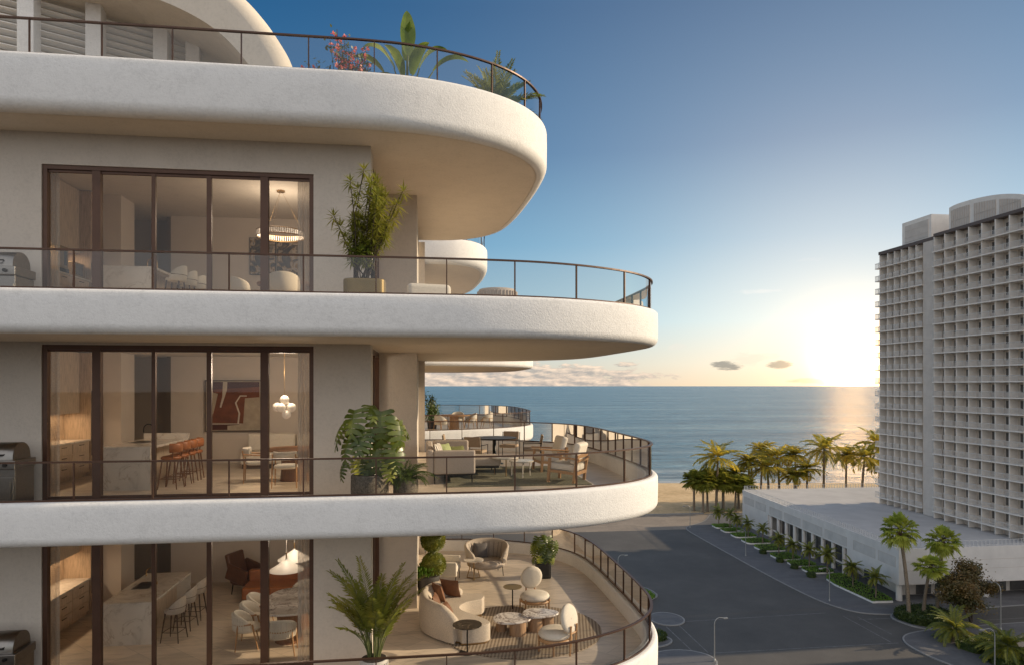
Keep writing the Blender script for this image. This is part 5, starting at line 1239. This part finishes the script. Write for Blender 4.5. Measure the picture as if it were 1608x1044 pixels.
for k, (x, y, h, lb) in enumerate([(115.6, 200, 14.4, 'slim feather palm with a dark trunk, left of the lone coconut palm'), (112.1, 188, 11.6, 'short bushy feather palm under the lone coconut palm'), (96.7, 194, 13.2, 'feather palm rising behind the left clump'), (105.9, 204, 15.4, 'rearmost feather palm nearest the water'),
                              (132.2, 200, 14.2, 'feather palm between the golden coconut palm and the lone one'), (137.0, 190, 12.0, 'feather palm beside the hotel corner with a brown skirt'), (91.7, 190, 10.4, 'dark feather palm inside the left clump'), (107.5, 187, 10.0, 'small feather palm near the roof edge, lowest of the row')]):
    put(B_, k == 0, x, y, lb, 0, k * 1.1, (1.3, 1.3, h / 13.0), G)
C_ = fanpalm('', 9.0, 5, (.1, .1), 46, 1.6, 1.7, .26, True, 'palm')
for k, (x, y, h, lb) in enumerate([(78.4, 184.4, 9.2, 'leftmost dark fan palm with a thin trunk on the sand'), (80.4, 186.0, 9.8, 'dark fan palm second from the left on the sand'), (85.0, 185.5, 8.9, 'dark fan palm in the middle of the left clump'), (88.4, 185.2, 8.4, 'dark fan palm right of the big coconut palm'), (90.8, 184.6, 8.0, 'dark fan palm closest to the podium corner'), (86.2, 188.5, 9.6, 'dark fan palm at the back of the left clump'), (77.2, 188, 9.3, 'dark fan palm behind the leftmost one')]):
    put(C_, k == 0, x, y, lb, 0, k * 1.7, (1.35, 1.35, h / 9.0), G)
# --- three fan palms in the round planter
G = 'three tall fan palms in the round planter'
D_ = fanpalm('', 12.5, 13, (-1.2, .4), 44, 1.25, 1.75, .30)
put(D_, True, 74.0, 96.2, 'tallest and leftmost of the three fan palms in the round planter', .3, 0, (1.05, 1.05, 1.09), G)
put(D_, False, 76.6, 96.4, 'shortest, middle one of the three fan palms in the round planter', .3, 2.2, (.95, .95, .66), G)
put(D_, False, 79.4, 97.0, 'right-hand fan palm of the three in the round planter', .3, 3.6, (1.0, 1.0, .93), G)
E_ = fanpalm('', 4.2, 17, (.1, 0), 36, 1.1, 1.3, .24, False)
put(E_, True, 30.8, 113, 'low fan palm on the kerbed island behind the lowest terrace railing', .15)
# --- small palms in the beds along the podium
F_ = coconut('', 3.3, 23, (.05, 0), 24, 2.2, 'palm', False, 'young_palm', 'palm tree', .5, .13)
ys = [(75.2, 105.6), (75.3, 111.9), (76.1, 120.9), (74.9, 125.0), (74.7, 130.6), (74.4, 135.6), (76.2, 146.0), (76.0, 152.6), (75.4, 157.2), (76.1, 162.4), (74.7, 165.8)]
for k, (x, y) in enumerate(ys):
    put(F_, k == 0, x, y, 'young palm number %s from the near end of the planter beds beside the podium' % ['one', 'two', 'three', 'four', 'five', 'six', 'seven', 'eight', 'nine', 'ten', 'eleven'][k] if False else ['nearest young palm in the first long bed beside the podium', 'second young palm, at the far end of the first long bed', 'young palm close to the nearest arcade column', 'third-bed young palm nearest the kerb', 'young palm in the middle of the arcade', 'young palm at the far side of the middle planter', 'young palm in front of the blank far wall, nearer one', 'young palm by the panelled end of the podium', 'young palm at the far beds, half over the big trunk', 'young palm second from the far end of the beds', 'farthest young palm beside the beach clump'][k], .4, k * 2.0, R.uniform(.95, 1.12), 'young palms in the podium beds')
# --- phoenix palms at the corner pavement
P_ = coconut('', 1.7, 31, (.05, 0), 44, 4.2, 'palm', False, 'date_palm', 'palm tree', .75, .40)
put(P_, True, 74.1, 87.2, 'date palm with yellow-lit fronds beside the clipped corner hedge', .14, 0, 1.0, 'date palms on the corner pavement')
put(P_, False, 75.4, 79.6, 'nearest date palm at the bottom right corner', .14, 2.0, 1.12, 'date palms on the corner pavement')

# --- hedges and beds
def leafbox(mb, x0, x1, y0, y1, z0, z1, n, s):
    for _ in range(n):
        f = R.random(); x, y, z = R.uniform(x0, x1), R.uniform(y0, y1), R.uniform(z0, z1)
        A = ((x1 - x0) * (y1 - y0), (x1 - x0) * (z1 - z0), (y1 - y0) * (z1 - z0)); q = R.random() * (A[0] + 2 * A[1] + 2 * A[2])
        if q < A[0]: z = z1 + R.gauss(0, s * .4)
        elif q < A[0] + 2 * A[1]: y = R.choice((y0, y1)) + R.gauss(0, s * .4)
        else: x = R.choice((x0, x1)) + R.gauss(0, s * .4)
        d = Vector((R.gauss(0, 1), R.gauss(0, 1), R.gauss(.5, .8))); sd_ = d.cross(Vector((R.gauss(0, 1), R.gauss(0, 1), R.gauss(0, 1)))).normalized()
        diamond(mb, Vector((x, y, z)), d, sd_, s * R.uniform(.7, 1.5), s * .32)
def leafdisc(mb, poly, z0, z1, n, s, core):
    xs = [p[0] for p in poly]; yy = [p[1] for p in poly]; k = 0
    def inside(x, y):
        c = False; m = len(poly)
        for i in range(m):
            a, b = poly[i], poly[(i + 1) % m]
            if (a[1] > y) != (b[1] > y) and x < (b[0] - a[0]) * (y - a[1]) / (b[1] - a[1]) + a[0]: c = not c
        return c
    while k < n:
        if R.random() < .55:
            x, y, z = R.uniform(min(xs), max(xs)), R.uniform(min(yy), max(yy)), z1 + R.gauss(0, s * .35)
            if not inside(x, y): continue
        else:
            i = R.randrange(len(poly)); t = R.random(); a, b = poly[i], poly[(i + 1) % len(poly)]; x, y, z = a[0] + (b[0] - a[0]) * t + R.gauss(0, s * .3), a[1] + (b[1] - a[1]) * t + R.gauss(0, s * .3), R.uniform(z0, z1)
        k += 1; d = Vector((R.gauss(0, 1), R.gauss(0, 1), R.gauss(.6, .8))); sd_ = d.cross(Vector((R.gauss(0, 1), R.gauss(0, 1), R.gauss(0, 1)))).normalized()
        diamond(mb, Vector((x, y, z)), d, sd_, s * R.uniform(.7, 1.5), s * .32)
    if core: mb.prism([(p[0] * .985 + sum(xs) / len(xs) * .015, p[1] * .985 + sum(yy) / len(yy) * .015) for p in poly], z0, z1 - s * .25)
def hedge(label, poly, z0, z1, n, s, mat='hedge'):
    mb = MB(); leafdisc(mb, poly, z0, z1, n, s, True); return tag(mb.build('hedge', M[mat]), label, 'hedge')
t = raised('traffic_island', disc(76.4, 95.9, 4.6, 4.0, 28, .25, 2.6), 0.16, M['pave'], M['kerb'])
hedge('round clipped hedge at the foot of the three tall fan palms', disc(76.4, 96.1, 4.0, 3.2, 24, .25, 2.6), .16, 1.25, 3600, .26)
hedge('clipped corner hedge with yellow-lit top below the date palm', disc(75.0, 84.4, 2.3, 1.7, 20, .3, 4), .14, 1.2, 1500, .22)
hedge('second clipped block hedge right of the yellow-lit corner hedge', disc(79.2, 85.6, 1.9, 1.5, 20, .1, 4), .14, 1.15, 1100, .22)
hedge('wide low hedge under the nearest date palm', disc(77.5, 79.0, 4.8, 2.6, 24, .1, 3), .14, .95, 2200, .25)
hedge('low dark hedge on the kerbed island by the lowest balcony', disc(31.6, 93.6, 2.6, 1.7, 20), .14, .95, 1300, .24)
def bed(label, poly, n, wall=.42, mat='ground_leaf', s=.2):
    t = empty('planter_bed', (0, 0, 0), 0, label, 'planter bed', 'white walled planter beds by the podium'); MB().prism(poly, 0, wall).build('planter_wall', M['white'], t)
    cx = sum(p[0] for p in poly) / len(poly); cy_ = sum(p[1] for p in poly) / len(poly); inn = [(cx + (x - cx) * .95, cy_ + (y - cy_) * .97) for x, y in poly]
    MB().prism(inn, wall, wall + .05).build('soil', M['soil'], t); mb = MB(); leafdisc(mb, inn, wall, wall + .22, n, s, False); tag(mb.build('ground_cover', M[mat], t), kind='stuff'); return t
def rr(x0, x1, y0, y1, p=5, rot=0): return disc((x0 + x1) / 2, (y0 + y1) / 2, (x1 - x0) / 2, (y1 - y0) / 2, 28, rot, p)
bed('first long planter bed with two young palms near the podium corner', [(73.5, 104.0), (77.0, 103.8), (77.6, 106), (78.6, 119.0), (77.8, 119.8), (75.4, 119.6), (73.8, 117.5), (73.2, 114)], 3800)
for lb, x0, x1, y0, y1 in (('second planter bed, in front of the nearest arcade columns', 73.0, 78.2, 121.4, 125.2), ('third planter bed along the arcade', 72.8, 77.6, 126.4, 130.2), ('fourth planter bed, at the middle of the arcade', 72.4, 77.4, 131.6, 136.4), ('fifth planter bed beyond the middle of the arcade', 72.6, 78.4, 139.0, 144.0),
                       ('sixth planter bed with a pale front wall', 72.8, 78.6, 146.0, 150.4), ('seventh planter bed by the far end of the arcade', 73.0, 78.4, 152.4, 156.2), ('eighth planter bed with yellow-lit planting', 73.0, 78.0, 158.2, 161.8), ('farthest small planter bed beside the beach clump', 73.0, 77.6, 163.2, 166.8)):
    bed(lb, rr(x0, x1, y0, y1), 1300)
def shrubs(label, items, n, s):
    for lb, (x, y, r, h) in items: 
        mb = MB(); R.seed(int(x * 10)); leafdisc(mb, disc(x, y, r, r, 14), .14, h, n, s, True); tag(mb.build('shrub', M['hedge']), lb, 'shrub', label)
shrubs('dark round shrubs between the planter beds', [('dark round shrub at the near rounded end of the first long bed', (72.2, 119.8, .8, .9)), ('dark round shrub on the pavement before the second bed', (72.3, 125.8, .7, .85)), ('dark round shrub between the third and fourth beds', (72.0, 130.8, .7, .85)), ('dark round shrub between the fourth and fifth beds', (72.0, 137.8, .7, .85))], 240, .22)
def cover(label, poly, n, z=.15, s=.3, mat='ground_leaf'):
    mb = MB(); leafdisc(mb, poly, z, z + .25, n, s, False); mb.prism(poly, z - .14, z + .06); return tag(mb.build('ground_cover', M[mat]), label, 'ground cover', None, 'stuff')
cover('bright green ground cover on the kerbed island right of the lowest balcony', disc(31.5, 112.6, 7.4, 3.6, 26, .15, 3), 3400)
cover('pale green planting strip seen through the far railing glass of the lowest terrace', disc(20.0, 146.0, 10.5, 4.3, 26, -.3, 3), 2600, .15, .4)

# --- bronze-leaved tree
def tree(label, loc, h, cr, seed):
    R.seed(seed); t = empty('broadleaf_tree', loc, 0, label, 'tree'); tk, lf = MB(), MB(); tips = []
    def grow(p, d, L, r, lev):
        pts = [p]; q = p
        for i in range(4):
            d = (d + Vector((R.gauss(0, .13), R.gauss(0, .13), R.gauss(.05, .06)))).normalized(); q = q + d * L / 4; pts.append(q)
        tk.tube(pts, [r * (1 - .4 * i / 4) for i in range(5)], 7 if lev < 2 else 5, cap=False)
        if lev >= 2: tips.append(pts[2]); tips.append(q)
        if lev >= 4: return
        for k in range(3 if lev < 3 else 2):
            a = R.uniform(0, 2 * PI); sp = R.uniform(.6, 1.15); u = d.orthogonal().normalized(); v = d.cross(u); nd_ = (d + (u * math.cos(a) + v * math.sin(a)) * sp + Vector((0, 0, .08))).normalized()
            grow(pts[R.choice((3, 4, 4))], nd_, L * R.uniform(.62, .82), r * .58, lev + 1)
    for k in range(2): grow(Vector((.1 * k, 0, 0)), Vector((-.25 + .5 * k, .05, 1)).normalized(), h * .30, .19, 0)
    for p in tips:
        for _ in range(60):
            o = Vector((R.gauss(0, 1), R.gauss(0, 1), R.gauss(0, .8))) * cr * .10; d = Vector((R.gauss(0, 1), R.gauss(0, 1), R.gauss(-.1, .8)))
            diamond(lf, p + o, d, d.orthogonal().normalized(), R.uniform(.22, .44), .10)
    tk.build('trunk', M['barkd'], t); lf.build('crown', M['treeleaf'], t); return t
tree('wide bronze-leaved broadleaf tree on the corner pavement beside the date palm', (82.6, 94.0, 0), 10.6, 5.8, 5)

# --- street lamps
def street_lamp(h, arm):
    t = empty('street_lamp', (0, 0, 0), 0, '', 'street lamp', 'curved street lamps')
    pts = [(0, 0, 0), (0, 0, h * .55), (0, 0, h * .86)] + [(arm * .5 - arm * .5 * math.cos(a), 0, h * .86 + h * .14 * math.sin(a)) for a in [PI * .5 * k / 6 for k in range(1, 7)]] + [(arm * .92, 0, h * .985)]
    MB().tube(pts, [.085, .07, .06] + [.05] * 6 + [.04], 8).build('pole', M['lamp'], t); MB().lathe([(.14, 0), (.14, .25), (.09, .3)], (0, 0, 0), 12).build('base', M['lamp'], t)
    MB().box(arm * .86, arm * .86 + .62, -.11, .11, h * .955, h * .99).build('lamp_head', M['lamp'], t, .03, 2); return t
sl_ = street_lamp(5.6, 1.5)
for k, (x, y, z, rz, lb, s) in enumerate([(66.9, 165.4, .14, PI, 'farthest curved street lamp, at the promenade end of the kerb', 1.0), (67.4, 136.4, .14, PI, 'curved street lamp beside the middle planter beds', .98), (67.1, 106.0, .14, PI, 'curved street lamp on the near bend of the podium pavement', 1.0), (37.6, 84.8, .14, .12, 'curved street lamp on the nearest kerbed island, arm to the right', 1.0), (84.1, 90.2, .14, PI / 2, 'straight-looking street lamp right of the bronze tree', 1.2), (70.6, 76.6, .14, PI * .95, 'curved street lamp beside the nearest date palm', 1.0), (34.5, 118.5, .14, .2, 'curved street lamp behind the low fan palm by the lowest railing', 1.0)]):
    place(sl_, k == 0, (x, y, z), rz, lb, None, s)

# --- potted plants
def monstera_leaf(mb, p, az, el, s, roll=0.0):
    d = Vector((math.cos(az) * math.cos(el), math.sin(az) * math.cos(el), math.sin(el))); side = Vector((-math.sin(az), math.cos(az), 0)); up = side.cross(d).normalized()
    if up.z < 0: up = -up
    side = (side * math.cos(roll) + up * math.sin(roll)).normalized(); up = d.cross(side) * (1 if d.cross(side).dot(up) > 0 else -1)
    def mid(t): return p + d * s * (t - .12) - up * s * .34 * max(0, t - .1) ** 2
    n = 6
    for sg in (-1, 1):
        for i in range(n):
            t0, t1 = i / n, (i + .86) / n; tm = (t0 + t1) / 2; w = s * .50 * math.sin(PI * (.16 + .80 * tm) ** .85) ** .7; fw = s * (-.20 + .44 * tm)
            a, b, b2 = mid(t0), mid(t1), mid((i + 1) / n); o = side * sg
            def out(q, k, ff): return q + o * w * k + d * fw * k + up * s * (.10 * k - .26 * k * k) + d * ff
            vs = [a, out(a, .68, 0), out(a.lerp(b, .10), .94, s * .015), out(a.lerp(b, .55), 1.05, s * .02), out(b, .92, s * .01), out(b2, .68, 0), b2]
            mb.add(vs, [(0, 1, 5, 6), (1, 2, 3, 4, 5)] if sg > 0 else [(6, 5, 1, 0), (5, 4, 3, 2, 1)], 0, True)
def pot(name, parent, mat, prof, n=32, sx=1, sy=1, p=None, h=None, w=None):
    if p: 
        o = MB().prism(disc(0, 0, w[0], w[1], 40, 0, p), 0, h).build(name, mat, parent, .03, 3); MB().prism(disc(0, 0, w[0] * .9, w[1] * .88, 32, 0, p), h, h + .004).build('soil', M['soil'], o); return o
    o = MB().lathe(prof, (0, 0, 0), n).build(name, mat, parent); MB().lathe([(prof[-1][0] * .93, prof[-1][1] + .001), (prof[-1][0] * .93, prof[-1][1] + .006)], (0, 0, 0), n).build('soil', M['soil'], o); return o
def monstera(name, loc, label, potf, ph, spec, back, lsize, k, seed):
    R.seed(seed); t = empty(name, loc, 0, label, 'potted plant'); potf(t); lf, st, yl = MB(), MB(), MB()
    items = [(x * k, R.uniform(-.26, -.05) * k, z * k, az, el, sz, yel) for x, z, az, el, sz, yel in spec]
    for q in range(back):
        a = R.uniform(0, 2 * PI); items.append((.42 * k * math.cos(a), (.10 + .22 * abs(math.sin(a))) * k, R.uniform(.25, .95) * k, math.degrees(a), R.uniform(-55, -20), R.uniform(.75, 1.0), 0))
    for x, y, z, az, el, sz, yel in items:
        s = lsize * sz; p = Vector((x, y, ph + z + .30 * s)); b = Vector((R.uniform(-.07, .07), R.uniform(-.05, .05), ph)); st.tube([b, b.lerp(p, .55) + Vector((0, .03, .10)), p], [.011, .009, .006], 5, cap=False)
        monstera_leaf(yl if yel else lf, p, math.radians(az), math.radians(el), s, R.uniform(-.18, .18))
    lf.build('foliage', M['monstera'], t); st.build('stalks', M['stem'], t)
    if yel or any(q[6] for q in items): yl.build('young_leaves', M['fanleaf'], t)
    return t
SPEC = [(-.24, .92, -110, -58, 1.0, 0), (.20, .86, -88, -66, 1.15, 0), (.50, .72, -48, -70, 1.0, 0), (-.34, .50, -130, -62, 1.0, 0), (.12, .40, -92, -60, 1.15, 0), (-.10, .62, -100, -50, .9, 0), (.42, .36, -60, -66, .85, 0),
        (-.18, .16, -104, -70, .75, 1), (.34, .12, -76, -60, .62, 1), (-.42, .12, -140, -66, .55, 0), (.02, 1.06, -70, -35, .7, 0), (-.02, .12, -84, -50, .6, 0), (-.44, .78, -150, -50, .7, 0)]
monstera('monstera_plant', (-.95, 12.42, F3), 'large monstera with split leaves in a round granular stone pot by the middle railing', lambda t: pot('pot', t, M['pot_stone'], [(.27, 0), (.31, .10), (.335, .35), (.33, .62), (.31, .64)]), .62, SPEC, 4, .49, 1.06, 3)
monstera('monstera_plant', (3.5, 19.85, F4), 'small monstera in a square black pot at the curved end of the lowest terrace', lambda t: pot('pot', t, M['pot_dark'], None, p=6, h=.44, w=(.22, .22)), .44, SPEC, 5, .32, .70, 8)
def fern(loc, label):
    R.seed(12); t = empty('fern_plant', loc, 0, label, 'potted plant'); pot('pot', t, M['pot_stone'], [(.19, 0), (.225, .15), (.23, .48), (.215, .52)]); lf, st = MB(), MB()
    for k in range(40):
        az = k * 2.4; frond(lf, st, (.05 * math.cos(az), .05 * math.sin(az), .5), az, math.radians(R.uniform(15, 80)), R.uniform(.35, .6), math.radians(R.uniform(50, 95)), .12, 14, .014, .1, .005)
    lf.build('foliage', M['leaf'], t); st.build('stalks', M['stem'], t)
fern((-.32, 12.62, F3), 'bushy dark fern in a smaller granular stone pot right of the large monstera')
def areca(loc, label):
    R.seed(4); t = empty('areca_palm', loc, 0, label, 'potted palm'); o = MB().lathe([(.20, 0), (.23, .1), (.25, .60), (.24, .63)], (0, 0, 0), 36).build('pot', M['pot_white'], t); mb = MB()
    for k in range(30):
        a = 2 * PI * k / 30; mb.tube([(.218 * math.cos(a), .218 * math.sin(a), .05), (.252 * math.cos(a), .252 * math.sin(a), .58)], .013, 5)
    mb.build('ribs', M['pot_white'], o); MB().lathe([(.225, .632), (.225, .638)], (0, 0, 0), 28).build('soil', M['soil'], o); lf, st = MB(), MB()
    for k in range(36):
        az = k * 2.4 + R.uniform(-.2, .2); u = k / 35; b = Vector((.10 * math.cos(az), .10 * math.sin(az), .63)); el = math.radians(89 - 13 * u); L = 1.98 - .9 * u
        frond(lf, st, b, az, el, L * R.uniform(.85, 1.08), math.radians(R.uniform(30, 72)), .30, 28, .018, .3, .011, start=.42)
    lf.build('foliage', M['palm'], t); st.build('stalks', M['stem'], t)
areca((-.90, 12.78, F4), 'tall arching areca palm in a ribbed white pot at the corner of the lowest terrace')
def dracaena(loc, label):
    R.seed(6); t = empty('dracaena_plant', loc, 0, label, 'potted plant'); pot('pot', t, M['gold'], None, p=5, h=.70, w=(.37, .28)); lf, st = MB(), MB()
    for k in range(34):
        a = R.uniform(0, 2 * PI); top = Vector((R.gauss(0, .27), R.gauss(0, .19), .70 + R.uniform(.35, 1.85))); top.x += .10 * (top.z - .7); b = Vector((R.uniform(-.2, .2), R.uniform(-.13, .13), .70))
        if k == 0: top = Vector((-.02, 0, 2.72))
        if k == 1: top = Vector((.18, 0, 2.55))
        if k in (2, 3): top = Vector((.48 - .06 * k, .05, 2.05 + .1 * k))
        mid_ = b.lerp(top, .55) + Vector((R.gauss(0, .05), R.gauss(0, .05), 0)); st.tube([b, mid_, top], [.013, .010, .007], 5, cap=False)
        for base in ((top, b.lerp(top, .84) + Vector((R.gauss(0, .07), R.gauss(0, .05), 0)), b.lerp(top, .66) + Vector((R.gauss(0, .09), R.gauss(0, .07), 0))) if top.z > 1.25 else (top,)):
            for q in range(28):
                az = q * 2.4; el = math.radians(72 - 120 * q / 28); d = Vector((math.cos(az) * math.cos(el), math.sin(az) * math.cos(el), math.sin(el))); sd_ = Vector((-math.sin(az), math.cos(az), 0)); diamond(lf, base - Vector((0, 0, .003 * q)), d, sd_, R.uniform(.15, .24), .015, R.uniform(.1, .4), 0, .35)
    lf.build('foliage', M['palm'], t); st.build('stalks', M['barkd'], t)
dracaena((-1.05, 12.62, F2), 'tall bushy dracaena with narrow leaves in a rounded bronze planter on the upper terrace')
def topiary(loc, label):
    R.seed(14); t = empty('ball_topiary', loc, 0, label, 'potted plant'); pot('pot', t, M['pot_dark'], [(.24, 0), (.30, .25), (.33, .46), (.315, .48)])
    for c, r, nm in (((.16, .1, .72 + .02), .33, 'lower_ball'), ((.14, .1, 1.42), .33, 'upper_ball')):
        mb = MB(); mb.ball((c[0], c[1], c[2]), r * .9, 18, 12)
        for _ in range(2600):
            v = Vector((R.gauss(0, 1), R.gauss(0, 1), R.gauss(0, 1))).normalized(); d = v + Vector((R.gauss(0, .5), R.gauss(0, .5), R.gauss(0, .5))); diamond(mb, Vector(c) + v * r * R.uniform(.88, .98), d, d.orthogonal().normalized(), R.uniform(.035, .06), .013)
        mb.build(nm, M['topiary'], t)
    MB().tube([(.15, .1, .45), (.15, .1, 1.2)], .022, 7).build('stem', M['barkd'], t); mb = MB()
    for _ in range(900):
        a = R.uniform(0, 2 * PI); r = R.uniform(0, .36); d = Vector((math.cos(a) * R.random(), math.sin(a) * R.random(), R.uniform(.2, 1))); diamond(mb, Vector((r * math.cos(a) - .1, r * math.sin(a), .48 + R.uniform(0, .22))), d, d.orthogonal().normalized(), R.uniform(.05, .10), .022)
    mb.build('underplanting', M['ground_leaf'], t)
topiary((.12, 18.75, F4), 'two-ball clipped topiary over leafy underplanting in a dark round pot')
def bushy(name, loc, label, h, r, n, s, mats, flowers=0, seed=3, cat='shrub', ph=.0):
    R.seed(seed); t = empty(name, loc, 0, label, cat); lf, st, fl = MB(), MB(), MB()
    if ph: pot('pot', t, M['pot_dark'], [(.22, 0), (.27, ph)])
    for k in range(n):
        a = R.uniform(0, 2 * PI); q = Vector((r * R.gauss(0, .45) * math.cos(a) * 1.0, r * .5 * R.gauss(0, .6), ph)); tip = q * 1.5 + Vector((R.gauss(0, .1), 0, h * R.uniform(.25, 1.0) * math.exp(-(q.x / r + .45) ** 2 * .9))); st.tube([(q.x * .3, q.y * .3, ph), q.lerp(tip, .5), tip], .006, 4, cap=False)
        for j in range(40):
            p = q.lerp(tip, R.random()) + Vector((R.gauss(0, .06), R.gauss(0, .06), R.gauss(0, .06))); d = Vector((R.gauss(0, 1), R.gauss(0, 1), R.gauss(.2, .8))); diamond(lf, p, d, d.orthogonal().normalized(), s * R.uniform(.7, 1.4), s * .3)
        for j in range(flowers):
            p = q.lerp(tip, R.uniform(.4, 1.05)) + Vector((R.gauss(0, .06), R.gauss(0, .06), R.gauss(0, .05)))
            for w in range(6): d = Vector((R.gauss(0, 1), R.gauss(0, 1), R.gauss(.3, 1))); diamond(fl, p, d, d.orthogonal().normalized(), .065, .03)
    lf.build('foliage', M[mats], t); st.build('stems', M['barkd'], t)
    if flowers: fl.build('blossoms', M['flower'], t)
    return t
bushy('flowering_shrub', (-1.30, 14.15, 41.26), 'coral-flowered shrub behind the roof terrace railing left of the banana plant', 1.75, .62, 95, .085, 'hedge', 5, 5)
bushy('potted_shrub', (.45, 35.6, F3), 'leafy shrub beside the wall on the far neighbouring terrace', 1.5, .4, 30, .11, 'leaf', 0, 9, 'potted plant', .4)
def banana(loc, label):
    R.seed(18); t = empty('banana_plant', loc, 0, label, 'potted plant'); pot('pot', t, M['pot_dark'], [(.26, 0), (.30, .45)]); lf, st = MB(), MB()
    for k, (az, el, L, w, pet) in enumerate(((1.7, 86, .95, .17, 1.15), (-1.2, 80, .70, .13, 1.1), (.2, 60, .80, .16, 1.0), (2.9, 58, .85, .16, 1.0), (0.05, 42, .85, .15, 1.1), (3.3, 40, .75, .14, .95), (-2.4, 66, .7, .14, .7), (-.9, 62, .75, .15, .75), (2.4, 50, .6, .13, .5), (-2.9, 52, .55, .12, .45), (.7, 55, .5, .11, .4))):
        e = math.radians(el + 12); d = Vector((math.cos(az) * math.cos(e), math.sin(az) * math.cos(e), math.sin(e))); b = Vector((0, 0, .45)); q = b + d * pet; st.tube([b, b.lerp(q, .5), q], [.035, .025, .014], 6, cap=False)
        side = Vector((-math.sin(az), math.cos(az), 0)); n = 12; p = q; e2 = math.radians(el); vs = []
        for i in range(n + 1):
            u = i / n; ww = w * 1.15 * math.sin(PI * (.05 + .95 * u) ** .85) ** .75 * R.uniform(.92, 1.05); ee = e2 - math.radians(75 if el < 70 else 25) * u ** 1.6; dd = Vector((math.cos(az) * math.cos(ee), math.sin(az) * math.cos(ee), math.sin(ee))); nn = side.cross(dd).normalized(); nn = nn if nn.z > 0 else -nn
            vs += [p - side * ww + nn * ww * .35, p, p + side * ww + nn * ww * .35]; p = p + dd * L * 1.2 / n
        fs = []
        for i in range(n): fs += [(i * 3, i * 3 + 1, i * 3 + 4, i * 3 + 3), (i * 3 + 1, i * 3 + 2, i * 3 + 5, i * 3 + 4)]
        lf.add(vs, fs, 0, True)
    lf.build('leaves', M['banana'], t); st.build('stalks', M['stem'], t)
banana((-.33, 14.25, 41.26), 'banana plant with broad upright leaves behind the roof terrace railing')
bpy.data.objects['banana_plant'].scale = (.82, .82, .93)
def roof_palm(loc, label):
    R.seed(25); t = empty('roof_palm', loc, 0, label, 'potted palm'); pot('pot', t, M['pot_dark'], [(.24, 0), (.28, .45)]); lf, st = MB(), MB()
    for k in range(34):
        az = k * 2.4; u = k / 33; frond(lf, st, (0, 0, .6), az, math.radians(86 - 50 * u), 1.25 * R.uniform(.8, 1.1), math.radians(30 + 40 * u), .26, 28, .020, .4, .012, start=.2)
    lf.build('foliage', M['palm'], t); st.build('stalks', M['stem'], t)
roof_palm((1.55, 15.0, 41.26), 'small feathery palm at the curved end of the roof terrace railing')
